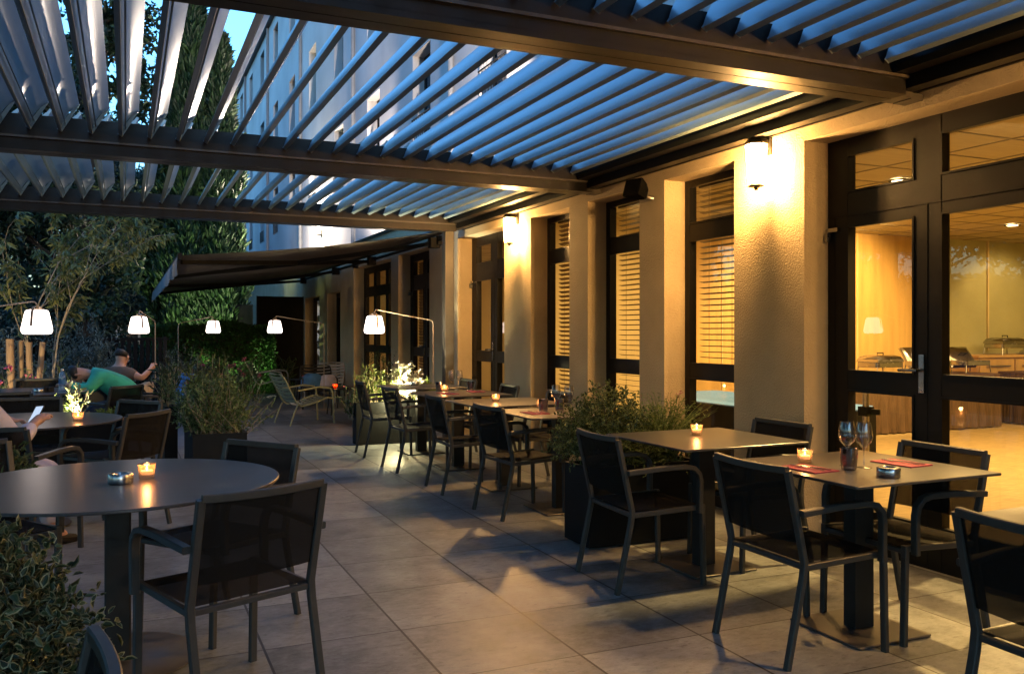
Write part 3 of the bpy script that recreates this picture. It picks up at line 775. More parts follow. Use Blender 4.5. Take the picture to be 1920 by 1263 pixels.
def make_wine():
    f=MB(); f.lathe([(.034,0),(.034,.002),(.006,.006),(.0035,.012),(.0035,.085),(.012,.095),(.032,.115),(.038,.14),(.036,.17),(.029,.205),(.0275,.205),(.034,.17),(.036,.14),(.030,.117),(.010,.098),(.0,.096)],24,caps=False)
    return f.build('wine_glass',M_clear,None,True)
wg=make_wine()
WG=[(2.99,2.97,'wine glass behind the tumbler on the foreground table, left one'),(3.03,2.91,'wine glass behind the tumbler on the foreground table, right one'),
    (3.01,5.92,'left wine glass on the table next to the variegated bush'),(3.09,5.86,'right wine glass on the table next to the variegated bush'),
    (3.14,8.60,'left wine glass on the far table in front of the pergola post'),(3.21,8.56,'right wine glass on the far table in front of the pergola post')]
for i,(x,y,l) in enumerate(WG):
    o=wg if i==0 else wg.copy()
    if i: col.objects.link(o)
    o.location=(x,y,.74); tag(o,l,'glass','wine glasses on the square tables')
M_smoke=thin_glass('smoky_glass',(.45,.42,.45),2.6,.04)
def make_tumbler():
    f=MB(); rings=[]; n=36
    for z,r in ((0,.030),(.012,.032),(.05,.036),(.095,.039),(.095,.035),(.04,.031),(.016,.027)):
        rings.append([((r*(1+(.05*cos(12*2*pi*j/n) if z<.09 else 0)))*cos(2*pi*j/n),(r*(1+(.05*cos(12*2*pi*j/n) if z<.09 else 0)))*sin(2*pi*j/n),z) for j in range(n)])
    f.ring(rings); return f.build('tumbler',M_smoke,None,True)
tb=make_tumbler()
TB=[(2.93,2.90,'smoky ribbed water tumbler in the middle of the foreground table'),(2.93,5.98,'smoky ribbed tumbler before the wine glasses beside the variegated bush'),
    (3.07,5.98,'ribbed tumbler behind the wine glasses beside the variegated bush'),(2.95,8.46,'dark tumbler on the far table with wine glasses'),(3.30,8.46,'dark tumbler right of the wine glasses on the far table')]
for i,(x,y,l) in enumerate(TB):
    o=tb if i==0 else tb.copy()
    if i: col.objects.link(o)
    o.location=(x,y,.74); tag(o,l,'tumbler','ribbed tumblers on the square tables')
def make_ash(mt):
    f=MB(); f.lathe([(.046,0),(.048,.003),(.048,.036),(.045,.040),(.032,.041),(.028,.036),(.027,.012)],32); return f.build('ashtray',mt,None,True)
a0=make_ash(M_steel)
AS=[(-.02,3.85,.7375,'round steel ashtray on the near round table'),(2.94,2.69,.74,'round steel ashtray with a crossed lid next to the red napkin on the foreground table'),
    (-.80,9.92,.7375,'dark round ashtray on the farthest round table'),(3.02,9.50,.74,'dark round ashtray on the farthest square table'),(3.30,14.1,.432,'small metal pot next to the red tealight on the low table')]
for i,(x,y,z,l) in enumerate(AS):
    o=a0 if i==0 else a0.copy()
    if i: col.objects.link(o)
    o.location=(x,y,z); tag(o,l,'ashtray','ashtrays')
def napkin(x,y,rz,label):
    f=MB(); f.box(-.075,-.11,0,.075,.11,.0025); f.box(-.074,-.109,.0032,.075,.108,.0052); o=f.build('napkin',M_napkin); o.location=(x,y,.7405); o.rotation_euler=(0,0,rz); tag(o,label,'napkin','red napkins')
def cutlery(x,y,rz,tag_):
    f=MB(); f.bar([(0,-.10,0),(0,.02,.003),(0,.04,.001)],.008,.002); 
    for k in range(4): f.bar([(-.009+.006*k,.04,.001),(-.009+.006*k,.085,.004)],.003,.0015)
    f.box(-.011,.034,0,.011,.044,.002)
    o=f.build('fork',M_steel); o.location=(x,y,.749); o.rotation_euler=(0,0,rz); tag(o,'steel fork '+tag_,'fork','forks')
    f=MB(); f.bar([(0,-.10,0),(0,0,0)],.010,.004); f.bar([(0,0,0),(.002,.09,0),(0,.105,0)],.016,.0015)
    o=f.build('knife',M_steel); o.location=(x+.03*cos(rz),y+.03*sin(rz),.749); o.rotation_euler=(0,0,rz+.12); tag(o,'steel knife '+tag_,'knife','knives')
for x,y,rz,w_ in ((2.77,2.98,.05,'on the aisle side of the foreground table'),(3.28,2.93,.08,'on the door side of the foreground table, behind the ashtray'),
    (2.80,5.86,0,'on the table beside the variegated bush'),(2.90,8.06,.1,'on the aisle side of the far table with wine glasses'),(3.26,8.22,-.1,'on the wall side of the far table with wine glasses')):
    napkin(x,y,rz,'folded red napkin '+w_); cutlery(x-.01,y,rz+.05,'on the napkin '+w_)
t=thing('water_bottle','clear plastic water bottle with a blue label on the farthest round table','bottle',(-.60,10.05,.7375))
f=MB(); f.lathe([(.028,0),(.032,.006),(.032,.05),(.030,.055),(.032,.06),(.032,.15),(.022,.19),(.012,.205),(.012,.215)],20); f.build('body',thin_glass('bottle_plastic',(.75,.82,.9),2.5,.05,body=.25,bc=(.7,.8,.9)),t,True)
f=MB(); f.lathe([(.0325,.075),(.0325,.13)],20,caps=False); f.build('label',M_blue,t,True)
f=MB(); f.lathe([(.014,.213),(.014,.232)],14); f.build('cap',M_pink_plast,t,True)
t=thing('pocket_camera','small black camera lying on the farthest round table','camera',(-.72,9.98,.7375),.4)
f=MB(); f.slab(-.05,-.018,.05,.018,0,.055,r=.008); f.build('body',M_black,t,True)
f=MB(); f.lathe([(.02,0),(.018,.03)],16); o=f.build('lens',M_black,t,True); o.rotation_euler=(pi/2,0,0); o.location=(0,-.016,.028)

dup(chair0,(5.35,11.3,.015),R(200),'chair seen inside through the second glass door','chairs inside the dining room')['category']='chair'
dup(chair0,(7.2,13.4,.015),R(160),'chair deeper inside the room behind the second glass door','chairs inside the dining room')
# ------------------------------------------------------------------ hanging lanterns on stands
def garden_lamp(lx,ly,px,py,label,light=9,zb=1.33):
    d=Vector((lx-px,ly-py,0)); L=d.length; ang=math.atan2(d.y,d.x)
    t=thing('garden_lamp',label,'garden lamp',(px,py,0),ang,'lantern lamps on thin curved stands')
    f=MB(); f.lathe([(.17,.0),(.175,.004),(.175,.010),(.02,.014)],32); f.build('base',M_sand,t,True)
    f=MB(); zt=zb+.17
    f.tube([(0,0,.01),(0,0,.8),(0,0,zt-.06),(.012,0,zt-.02),(.045,0,zt),(L*.5,0,zt+.055),(L-.05,0,zt+.115),(L-.018,0,zt+.112),(L-.002,0,zt+.09),(L,0,zt+.06)],.0065,10,up=(.01,1,.02)); f.build('stand',M_sand,t,True)
    e=MB()
    def sqr(h,z,r):
        q=[]
        for (sx,sy,a0) in ((1,1,0),(-1,1,90),(-1,-1,180),(1,-1,270)):
            for k in range(6):
                a=R(a0+90*k/5); q.append((sx*(h-r)+r*cos(a),sy*(h-r)+r*sin(a),z))
        return q
    e.ring([sqr(.075,zb,.03),sqr(.095,zb+.006,.04),sqr(.105,zb+.03,.045),sqr(.103,zb+.06,.045),sqr(.080,zb+.19,.035),sqr(.072,zb+.207,.032),sqr(.055,zb+.212,.025)])
    rot=math.atan2(-ly,-lx)-pi/2-ang+random.choice((-.42,.38)); o=e.build('diffuser',M_lamp,t,True); o.location=(L,0,0); o.rotation_euler=(0,0,rot)
    # top plate and carrying strap running down one side
    f=MB(); f.bar([(-.0,-.086,zb+.09),(.0,-.079,zb+.19),(0,-.062,zb+.235),(0,-.03,zb+.243),(0,.03,zb+.243),(0,.062,zb+.235),(0,.092,zb+.19),(0,.110,zb+.07)],.006,.022,up=(1,0,0))
    o=f.build('handle',M_sand,t,True); o.location=(L,0,0); o.rotation_euler=(0,0,rot)
    f=MB(); f.slab(-.05,-.05,.05,.05,zb+.211,zb+.222,r=.02); o=f.build('top_plate',M_sand,t,True); o.location=(L,0,0)
garden_lamp(-.71,8.6,-1.50,8.75,'large glowing lantern at the far left whose stand is out of the frame')
garden_lamp(.15,11.8,.36,12.57,'glowing lantern in front of the dark trees with its stand showing behind the green shirt')
garden_lamp(1.40,16.0,.80,15.5,'glowing lantern in front of the clipped green hedge')
garden_lamp(2.30,15.0,3.14,15.05,'glowing lantern in front of the wide black screen')
garden_lamp(2.72,10.15,3.58,10.50,'glowing lantern in front of the far windows, arm reaching from beside the pergola post')

# ------------------------------------------------------------------ lounge chairs and low tables
def lounge(x,y,deg,m,label,slm=None):
    t=thing('lounge_chair',label,'lounge chair',(x,y,0),R(deg),'low slatted metal lounge chairs')
    for s in (-1,1):
        yy=s*.30
        f=MB(); f.tube([(.34,yy,0),(.33,yy,.2),(.315,yy,.46),(.28,yy,.52),(.10,yy,.545),(-.22,yy,.50)],.014,10,up=(0,1,.01)); f.build('armrest',m,t,True)
        f=MB(); f.tube([(-.34,yy,0),(-.27,yy,.20),(-.22,yy,.30)],.013,10,up=(0,1,.01)); f.build('leg',m,t,True)
        f=MB(); f.tube([(.34,s*.275,.36),(.25,s*.275,.385),(.0,s*.275,.30),(-.16,s*.275,.27),(-.24,s*.275,.34),(-.40,s*.275,.66),(-.44,s*.26,.72),(-.45,s*.20,.735),(-.45,0,.735)],.012,10,up=(0,1,.01)); f.build('side_tube',m,t,True)
    f=MB()
    for a,b,n in (((.31,.385),(-.10,.29),7),((-.24,.36),(-.42,.70),7)):
        for k in range(n):
            u=k/(n-1); xx=a[0]+(b[0]-a[0])*u; zz=a[1]+(b[1]-a[1])*u; d=Vector((b[0]-a[0],0,b[1]-a[1])).normalized()
            c=.018
            pts=[(xx,-.268,zz),(xx-c*.3,-.13,zz-c),(xx-c*.4,0,zz-c*1.25),(xx-c*.3,.13,zz-c),(xx,.268,zz)]
            f.bar(pts,.046 if True else 0,.006,up=(-d.z,0,d.x))
    f.build('slats',slm or m,t,True)
    return t
lounge(2.42,13.0,12,M_lounge,'willow green lounge chair in the middle of the terrace')
lounge(2.75,18.6,-20,M_loungew,'pale lounge chair with a dark slatted back near the black screen',M_loungeb)
lounge(3.15,15.6,-95,M_loungeb,'black lounge chair holding bags, beyond the low table with a red candle')
lounge(3.55,16.9,-120,M_loungew,'pale lounge chair close to the stucco wall')
lounge(2.15,19.9,-60,M_loungeb,'black lounge chair beside the lit post at the far end')
lounge(.42,13.3,200,M_blue,'blue lounge chair behind the green shirted person')
def low_table(x,y,label):
    t=thing('low_table',label,'table',(x,y,0),0,'low round lounge tables')
    f=MB(); f.lathe([(.25,.420),(.26,.423),(.26,.429),(.255,.432)],40); f.build('tabletop',M_loungeb,t,True)
    for k in range(4):
        a=pi/4+k*pi/2; f=MB(); f.tube([(.16*cos(a),.16*sin(a),.42),(.22*cos(a),.22*sin(a),0)],.011); f.build('leg',M_loungeb,t,True)
low_table(3.18,14.1,'low dark table with a red candle beside the willow green lounge chair')
low_table(3.16,17.1,'low dark table with a red candle farther back among the lounge chairs')
def bag(x,y,z,s,label,m):
    f=MB(); rr=[]
    for k,(q,zz) in enumerate(((.8,0),(1,.1),(1.02,.45),(.9,.8),(.5,1.0))):
        rr.append([(q*s*cos(2*pi*j/16)*(1+.08*sin(3*j+k)),q*s*.7*sin(2*pi*j/16)*(1+.1*cos(2*j+k)),zz*s*1.3) for j in range(16)])
    f.ring(rr); o=f.build('soft_bag',m,None,True); o.location=(x,y,z); tag(o,label,'bag')
bag(3.05,15.6,.36,.19,'crumpled blue bag on the black lounge chair',M_blue)
bag(3.32,15.55,.36,.17,'pale crumpled bag on the black lounge chair',M_white_cloth)
bag(.32,12.95,.44,.17,'soft straw coloured bag on the blue lounge chair',M_post)

# ------------------------------------------------------------------ planters and plants
def nz(a): return a/np.maximum(1e-6,np.linalg.norm(a,axis=-1,keepdims=True))
def leaves(name,m,par,P_,D,ll,lw,var=.35,fold=.25,inner=None):
    P_=np.asarray(P_,float).reshape(-1,3); D=nz(np.asarray(D,float).reshape(-1,3)); n=len(P_)
    l=ll*(1+var*rng.uniform(-1,1,n))[:,None]; w_=lw*(1+var*rng.uniform(-1,1,n))[:,None]
    sd=nz(np.cross(D,nz(rng.normal(size=(n,3))+np.array([0,0,.8])))); nm=np.cross(sd,D)
    def blade(k_,off):
        q=P_+D*l*(.5-.5*k_); l_=l*k_; ww=w_*k_; up=nm*off
        tip=q+D*l_-nm*l_*.16; m1=q+D*l_*.34+nm*l_*.02; 
        return np.stack([q+up, q+D*l_*.28+sd*ww*.46+nm*ww*fold+up, q+D*l_*.68+sd*ww*.36+nm*(ww*fold-l_*.05)+up, tip+up, q+D*l_*.68-sd*ww*.36+nm*(ww*fold-l_*.05)+up, q+D*l_*.28-sd*ww*.46+nm*ww*fold+up],1).reshape(-1,3)
    V=blade(1,0); N_=n
    if inner: V=np.concatenate([V,blade(.74,.0012),blade(.74,-.0012)]); N_=3*n
    me=bpy.data.meshes.new(name); me.vertices.add(6*N_); me.vertices.foreach_set('co',V.astype(np.float32).ravel())
    i=np.arange(N_)*6; F=np.stack([i,i+1,i+2,i+3,i,i+3,i+4,i+5],1)
    me.loops.add(8*N_); me.loops.foreach_set('vertex_index',F.astype(np.int32).ravel())
    me.polygons.add(2*N_); me.polygons.foreach_set('loop_start',(np.arange(2*N_)*4).astype(np.int32))
    me.materials.append(m)
    if inner: me.materials.append(inner); me.polygons.foreach_set('material_index',(np.arange(2*N_)>=2*n).astype(np.int32))
    me.update(calc_edges=True)
    o=bpy.data.objects.new(name,me); col.objects.link(o)
    if par: o.parent=par
    return o
def twigs(B,D,L,nl,ll_spread=1.0,droop=.3):
    """leaf points/directions along T curved twigs"""
    B=np.asarray(B,float); D=nz(np.asarray(D,float)); T=len(B); u=np.linspace(.15,1,nl)[None,:,None]
    L=np.asarray(L,float).reshape(-1,1,1)*np.ones((T,1,1))
    pos=B[:,None]+D[:,None]*L*u+np.array([0,0,-1])*droop*L*u**2 + rng.normal(size=(T,nl,3))*.006
    dirn=D[:,None]*.55+nz(rng.normal(size=(T,nl,3)))*ll_spread+np.array([0,0,.15])
    return pos.reshape(-1,3),dirn.reshape(-1,3)
def ball_twigs(c,r,T,L,nl,up=.35,droop=.25):
    d=nz(rng.normal(size=(T,3))); d[:,2]=np.abs(d[:,2])*.9-.15*rng.random(T); d=nz(d)
    rad=rng.uniform(.15,.85,(T,1)); B=np.array(c)+d*rad*np.array(r)
    return twigs(B,nz(d+np.array([0,0,up])+rng.normal(size=(T,3))*.35),L*rng.uniform(.6,1.2,T),nl,1.0,droop)
def stems_mesh(name,starts,ends,r,par,m,bend=.1):
    f=MB()
    for a,b in zip(starts,ends):
        a=Vector(a); b=Vector(b); mid=(a+b)/2+Vector((random.uniform(-1,1),random.uniform(-1,1),.3))*bend*(b-a).length
        f.tube([a,mid,b],[r,r*.75,r*.3],5)
    return f.build(name,m,par,True)
def planter(x0,y0,x1,y1,h,label,group='black planters on the terrace'):
    cx,cyy=(x0+x1)/2,(y0+y1)/2; hx,hy=(x1-x0)/2,(y1-y0)/2
    t=thing('planter',label,'planter',(cx,cyy,0),0,group)
    f=MB()
    for q in ((-hx,-hy,hx,-hy+.02),(-hx,hy-.02,hx,hy),(-hx,-hy+.02,-hx+.02,hy-.02),(hx-.02,-hy+.02,hx,hy-.02)): f.box(q[0],q[1],.01,q[2],q[3],h)
    f.box(-hx+.02,-hy+.02,.01,hx-.02,hy-.02,.05); f.build('box',M_planter,t)
    f=MB()
    for q in ((-hx-.004,-hy-.004,hx+.004,-hy+.03),(-hx-.004,hy-.03,hx+.004,hy+.004),(-hx-.004,-hy+.03,-hx+.03,hy-.03),(hx-.03,-hy+.03,hx+.004,hy-.03)): f.box(q[0],q[1],h,q[2],q[3],h+.006)
    f.build('rim',M_planter,t)
    f=MB(); f.box(-hx+.021,-hy+.021,.06,hx-.021,hy-.021,h-.05); f.build('soil',M_soil,t)
    return t
def bush(x,y,z,r,label,m,T=300,L=.14,nl=9,ll=.035,lw=.018,cat='shrub',name='leafy_shrub',droop=.25,up=.35,stem=M_trunk,trunkr=.006,ns=14,inner=None):
    t=thing(name,label,cat,(x,y,z))
    p,d=ball_twigs((0,0,r[2]*.25),r,T,L,nl,up,droop)
    leaves('foliage',m,t,p,d,ll,lw,inner=inner)
    st=[(random.uniform(-.25,.25)*r[0],random.uniform(-.25,.25)*r[1],-.0) for _ in range(ns)]
    en=[tuple(np.array((0,0,r[2]*.3))+np.array(nz(rng.normal(size=3)+np.array([0,0,1.2])))*np.array(r)*.8) for _ in range(ns)]
    stems_mesh('stems',st,en,trunkr,t,stem)
    return t
def spiky(x,y,z,n,h,spread,label,m,ll=.09,lw=.016,nl=16,cat='plant',name='flowering_plant',flowers=0,fm=None,box=(.1,.1),ang=.7):
    """upright stems with lance-shaped leaves"""
    t=thing(name,label,cat,(x,y,z))
    B=np.stack([rng.uniform(-box[0],box[0],n),rng.uniform(-box[1],box[1],n),np.zeros(n)],1)
    az=rng.uniform(0,2*pi,n); s=spread*rng.random(n)
    D=np.stack([np.cos(az)*s,np.sin(az)*s,np.ones(n)],1); L=h*rng.uniform(.55,1.05,n)
    p,d=twigs(B,D,L,nl,ang,.06); leaves('foliage',m,t,p,d,ll,lw,fold=.15)
    e=B+nz(D)*L[:,None]; stems_mesh('stems',B,e,.004,t,M_pale,.03)
    if flowers:
        q=e[:flowers]; pp=np.repeat(q,14,0)+rng.normal(size=(flowers*14,3))*.012
        leaves('blossom',fm or L_pink,t,pp,rng.normal(size=(flowers*14,3))+np.array([0,0,.5]),.04,.035,fold=.3)
    return t
planter(2.62,4.70,3.46,5.03,.5,'long black planter with the variegated bush between the square tables')
planter(2.50,10.14,3.45,10.33,.5,'long black planter with glowing plants by the pergola post')
planter(.50,7.54,.93,8.66,.5,'black planter full of wispy plants on the aisle left of centre')
planter(.34,9.0,.46,10.2,.62,'narrow dark planter end standing behind the wispy plants')
planter(-.62,2.05,-.16,2.48,.5,'black planter with the variegated shrub in the bottom left corner')
planter(-1.15,8.28,.02,8.62,.55,'long low planter of lit plants behind the second round table')
planter(-.95,5.05,-.50,5.35,.5,'black planter with dark leaves between the two nearer round tables')
L_rimy=leafmat('leaf_golden_rim',(.25,.32,.10),(.46,.50,.20)); L_dusty=leafmat('leaf_dusty',(.10,.17,.06),(.27,.37,.15)); L_rim=leafmat('leaf_pale_rim',(.20,.22,.11),(.38,.38,.22)); L_core=leafmat('leaf_dark_core',(.035,.06,.025),(.07,.11,.04))
# corner shrub, bottom left: layered, variegated
bush(-.40,2.27,.47,(.31,.28,.38),'dense variegated shrub with curling pale edged leaves in the bottom left corner',L_rim,T=1500,L=.13,nl=10,ll=.030,lw=.015,inner=L_core)
bush(-.38,2.42,.40,(.26,.16,.22),'lower growth of the variegated shrub hanging over the corner planter rim',L_rim,T=260,L=.13,nl=9,ll=.034,lw=.017,droop=.5,up=.0,inner=L_core)
bush(2.84,4.88,.46,(.36,.24,.44),'rounded variegated bush rising from the planter beside the square table',L_rimy,T=1000,L=.13,nl=10,ll=.026,lw=.014,ns=18,inner=L_core)
bush(3.12,4.86,.44,(.36,.17,.16),'low dark leafy fill along the planter under the square table',L_mid,T=200,L=.1,nl=8,ll=.03,lw=.014,droop=.5)
# wispy grass right half of that planter
def wispy(x,y,z,n,h,spread,label,m,name='feather_grass',flowers=0,r=.0022):
    t=thing(name,label,'plant',(x,y,z)); f=MB()
    tips=[]
    for k in range(n):
        a=random.uniform(0,2*pi); b=(random.uniform(-.2,.2)*spread*1.6,random.uniform(-.12,.12)*spread,0); hh=h*random.uniform(.5,1.1); s=spread*random.uniform(.2,1)
        pts=[(b[0]+cos(a)*s*u**1.7,b[1]+sin(a)*s*u**1.7*.6,hh*(u-.28*u*u*s/spread)) for u in (0,.3,.6,.8,1)]
        f.tube(pts,[r,r,r*.8,r*.6,r*.3],3); tips.append(pts)
    f.build('stems',m,t)
    q=[];d=[]
    for pts in tips:
        for j in range(7):
            p=Vector(pts[2]).lerp(Vector(pts[4]),random.random()); q.append(p); d.append((random.gauss(0,1),random.gauss(0,1),random.gauss(.6,.6)))
    leaves('foliage',m,t,q,d,.028,.006)
    if flowers:
        e=np.repeat(np.array([tp[-1] for tp in tips[:flowers]]),8,0)+rng.normal(size=(flowers*8,3))*.01
        leaves('blossom',L_pink,t,e,rng.normal(size=e.shape),.018,.014)
    return t
wispy(3.24,4.88,.46,300,.50,.36,'fine wispy green plant with small red flowers rising by the first window',L_lime,flowers=3,r=.003)
# aisle planter
spiky(.66,7.80,.46,90,.50,.9,'tangle of slender dusty green stems spilling from the aisle planter',L_dusty,.055,.014,20,box=(.14,.16),name='trailing_plant',flowers=0,ang=1.0)
spiky(.84,7.75,.46,30,.48,1.8,'arching silvery sprigs leaning over the aisle side of the planter',L_dusty,.035,.012,20,box=(.08,.18),name='trailing_plant',ang=1.0)
wispy(.58,8.2,.46,150,.62,.34,'grey green lavender like tuft at the back of the aisle planter',L_dusty,name='lavender')
spiky(.70,8.35,.46,34,.66,.5,'tall plant with narrow leaves and a pink bloom at the back of the aisle planter',L_mid,.10,.018,16,box=(.14,.2),flowers=1)
bush(.70,7.98,.46,(.26,.34,.44),'full grey green leafy bush filling the aisle planter',L_dusty,T=420,L=.15,nl=9,ll=.042,lw=.016)
spiky(.40,9.6,.60,26,.42,.6,'dark leafed plant growing from the narrow planter end',L_dark,.09,.02,12,box=(.05,.4))
# glowing planter
spiky(2.80,10.22,.46,36,.50,.45,'upright lime green sprigs glowing at the left end of the far planter',L_lime,.06,.016,14,box=(.26,.05),name='glowing_sprigs')
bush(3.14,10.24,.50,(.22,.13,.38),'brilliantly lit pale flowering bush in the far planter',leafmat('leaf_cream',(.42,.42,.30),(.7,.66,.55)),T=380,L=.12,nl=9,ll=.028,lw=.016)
bush(3.40,10.22,.48,(.16,.09,.24),'yellow green leafy bush right of the brilliantly lit one',L_lime,T=160,L=.1,nl=9,ll=.028,lw=.013)
spiky(2.52,10.3,.3,22,.40,.7,'green leafy plant at the left foot of the far black planter',L_mid,.06,.016,12,box=(.08,.1))
def spotfix(x,y,z,tgt,e,label,colr=(1,.86,.55),spot=110):
    t=thing('garden_spot',label,'spotlight',(x,y,z),0,'small garden spotlights among the plants')
    f=MB(); f.lathe([(.025,-.05),(.032,-.01),(.032,.02)],14,caps=False); f.build('housing',M_black,t,True)
    f=MB(); f.lathe([(.030,.008),(.030,.012)],14); f.build('lens',emis('spot_lens',(1,.9,.6),5),t)
    lamp('garden_spot_beam','SPOT',(x,y,z+.03),e,colr,.02,target=tgt,spot=spot)
spotfix(3.10,10.02,.56,(3.12,10.3,.95),85,'small spotlight under the farthest square table aimed at the bright bush')
lamp('garden_spot_spill','POINT',(2.95,9.98,.52),5,(1,.85,.42),.03)
bush(3.40,12.35,.0,(.36,.34,.95),'loose conical conifer shrub beside the dark far window',L_mid,T=420,L=.2,nl=10,ll=.035,lw=.009,up=1.0,ns=10)
spiky(3.2,12.0,.0,30,.75,.5,'weedy green plant below the conifer shrub',L_mid,.08,.015,14,box=(.2,.15))
spiky(2.75,20.6,.0,30,.85,.55,'tufted plant with strap leaves in front of the wide black screen',L_lime,.22,.03,7,box=(.3,.15))
spiky(3.25,19.9,.0,20,.75,.5,'smaller strap leafed plant near the wall at the far end',L_mid,.2,.03,7,box=(.2,.15))
# lit bed at the left
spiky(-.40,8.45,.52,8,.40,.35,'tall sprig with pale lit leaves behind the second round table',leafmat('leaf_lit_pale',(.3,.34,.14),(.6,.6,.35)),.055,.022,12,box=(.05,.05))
bush(-.55,8.45,.52,(.14,.12,.20),'brightly lit yellow green bush with pink flowers behind the second round table',L_lime,T=110,L=.08,nl=8,ll=.03,lw=.016)
bush(-.95,8.45,.52,(.26,.14,.12),'low green ground plants at the left end of the lit planter',L_mid,T=160,L=.08,nl=8,ll=.03,lw=.014)
bush(-.12,8.45,.52,(.20,.12,.10),'low green ground plants at the right end of the lit planter',L_lime,T=120,L=.08,nl=8,ll=.03,lw=.014)
spotfix(-.42,8.36,.60,(-.42,8.5,1.0),4.5,'small spotlight under the pale lit sprig behind the second round table')
bush(-.68,5.2,.46,(.28,.2,.30),'dark green leafy plant at the left edge between the nearer round tables',L_mid,T=240,L=.12,nl=8,ll=.045,lw=.016,droop=.4)
spiky(-1.15,12.2,.0,14,.95,.35,'oleander with pink blooms at the foot of the wooden posts',L_mid,.11,.018,14,box=(.18,.15),flowers=5)
spiky(-.75,12.6,.0,16,1.15,.35,'leafy oleander right of the wooden posts',L_mid,.12,.02,16,box=(.15,.15))
spiky(1.45,14.8,.0,26,.95,.5,'oleander with red pink blooms beyond the aisle planter',L_mid,.11,.018,14,box=(.3,.2),flowers=6)
spiky(1.95,15.9,.0,20,.85,.5,'second flowering oleander before the hedge',L_mid,.11,.018,14,box=(.3,.2),flowers=4)
bush(.75,14.2,.0,(.5,.4,.95),'grey leafed rounded bush left of the oleanders',L_olive,T=420,L=.2,nl=9,ll=.04,lw=.012)
spotfix(2.3,20.4,.06,(2.3,20.9,.9),4,'ground spotlight at the far end of the terrace')
spotfix(1.5,18.5,.06,(1.9,19.8,1.2),34,'ground spotlight aimed at the clipped hedge',(.75,1,.4),120)
spotfix(1.7,21.6,.06,(1.8,24,4.5),50,'ground spotlight behind the hedge aimed up the cypresses',(.8,1,.45),90)

spotfix(-1.55,11.2,.06,(-1.0,12.6,1.6),20,'ground spotlight at the left lighting the wooden posts and the young tree',(1,.72,.36),120)
# hedge
def hedge(x0,y0,x1,y1,h,n,label,m,name='hedge'):
    t=thing(name,label,'hedge',((x0+x1)/2,(y0+y1)/2,0)); hx,hy=(x1-x0)/2,(y1-y0)/2
    p=np.stack([rng.uniform(-hx,hx,n),rng.uniform(-hy,hy,n),rng.uniform(0,h,n)],1); k=rng.integers(0,4,n)
    e=np.abs(rng.normal(size=n))*.09
    p[k==0,1]=-hy+e[k==0]; p[k==1,2]=h-e[k==1]; p[k==2,0]=-hx+e[k==2]; p[k==3,0]=hx-e[k==3]
    bump_=.07*np.sin(p[:,0]*2.3+1)+.06*np.sin(p[:,0]*5.1)+.05*np.sin(p[:,2]*4); p[:,1]-=bump_; p[:,2]+=bump_*.6*(p[:,2]/h)
    leaves('foliage',m,t,p,rng.normal(size=(n,3))+np.array([0,-.4,.4]),.075,.04)
    f=MB(); f.box(-hx+.2,-hy+.25,0,hx-.2,hy-.2,h-.25); f.build('shade_core',M_trunk,t)  # dark box standing in for the shade deep inside the hedge
    return t
hedge(.35,19.5,3.0,20.9,1.50,26000,'clipped bright green hedge lit from the terrace',L_hedge)
hedge(-1.4,18.8,.55,20.2,1.05,9000,'lower dark hedge left of the bright green one',L_dark)

# ------------------------------------------------------------------ trees
def branchy(t,base,top,r,nb,spread,bl,m,name='trunk',lo=.35):
    f=MB(); base=Vector(base); top=Vector(top); pts=[]; 
    for k in range(7):
        u=k/6; pts.append(base.lerp(top,u)+Vector((sin(u*5+r*40),cos(u*4),0))*r*.9*u)
    f.tube(pts,[r*(1-.75*k/6)+r*.25*(k==0) for k in range(7)],9)
    ends=[]
    for b in range(nb):
        u=random.uniform(lo,1); p=base.lerp(top,u); a=random.uniform(0,2*pi); L=bl*random.uniform(.6,1.1)*(1.15-.5*u)
        d=Vector((cos(a)*spread,sin(a)*spread,random.uniform(.35,1))).normalized()
        q=p+d*L*.5+Vector((0,0,.03*L)); e=p+d*L+Vector((0,0,.12*L))
        f.tube([p,q,e],[r*.38*(1.2-u),r*.22,r*.06],6); ends.append((p,q,e))
        for s_ in range(2):
            d2=(d+Vector((random.gauss(0,.5),random.gauss(0,.5),random.gauss(.1,.35)))).normalized(); e2=q+d2*L*.5
            f.tube([q,q.lerp(e2,.5)+Vector((0,0,.03)),e2],[r*.18,r*.1,r*.04],5); ends.append((q,q,e2))
    f.build(name,m,t,True); return ends
def big_tree(x,y,h,rx,label,m,n=26000,trunk=.22,ll=.17,lw=.09,cb=.25,seed_clumps=110,group='tall trees beyond the terrace'):
    t=thing('tree',label,'tree',(x,y,-.03),random.uniform(0,6),group)
    ends=branchy(t,(0,0,0),(0,0,h*.86),trunk,26,1.2,rx*.9,M_trunk,lo=cb)
    C=[]
    for k in range(seed_clumps):
        u=random.random(); z=h*(cb+(1-cb)*u); rr=rx*(sin(pi*min(1,u*.85+.18))**.6)*math.sqrt(random.random()); a=random.uniform(0,2*pi)
        C.append((rr*cos(a),rr*sin(a),z))
    C=np.array(C+[tuple(e[2]) for e in ends]); sz=rng.uniform(.35,1.0,len(C))*rx*.27
    k=rng.choice(len(C),n,p=sz/sz.sum()); off=nz(rng.normal(size=(n,3)))*rng.random((n,1))**.6*sz[k][:,None]*np.array([1,1,.62])
    leaves('crown',m,t,C[k]+off,rng.normal(size=(n,3))+np.array([0,0,-.3]),ll,lw); return t
big_tree(-.9,23.5,11.5,2.3,'tall dark tree nearest the cypresses, filling the gap left of the sky',L_dark,21000,seed_clumps=120,cb=.14)
big_tree(-4.2,22,12.5,3.2,'large dark tree at the upper left whose crown lets specks of sky through',L_dark,21000,cb=.2,seed_clumps=110)
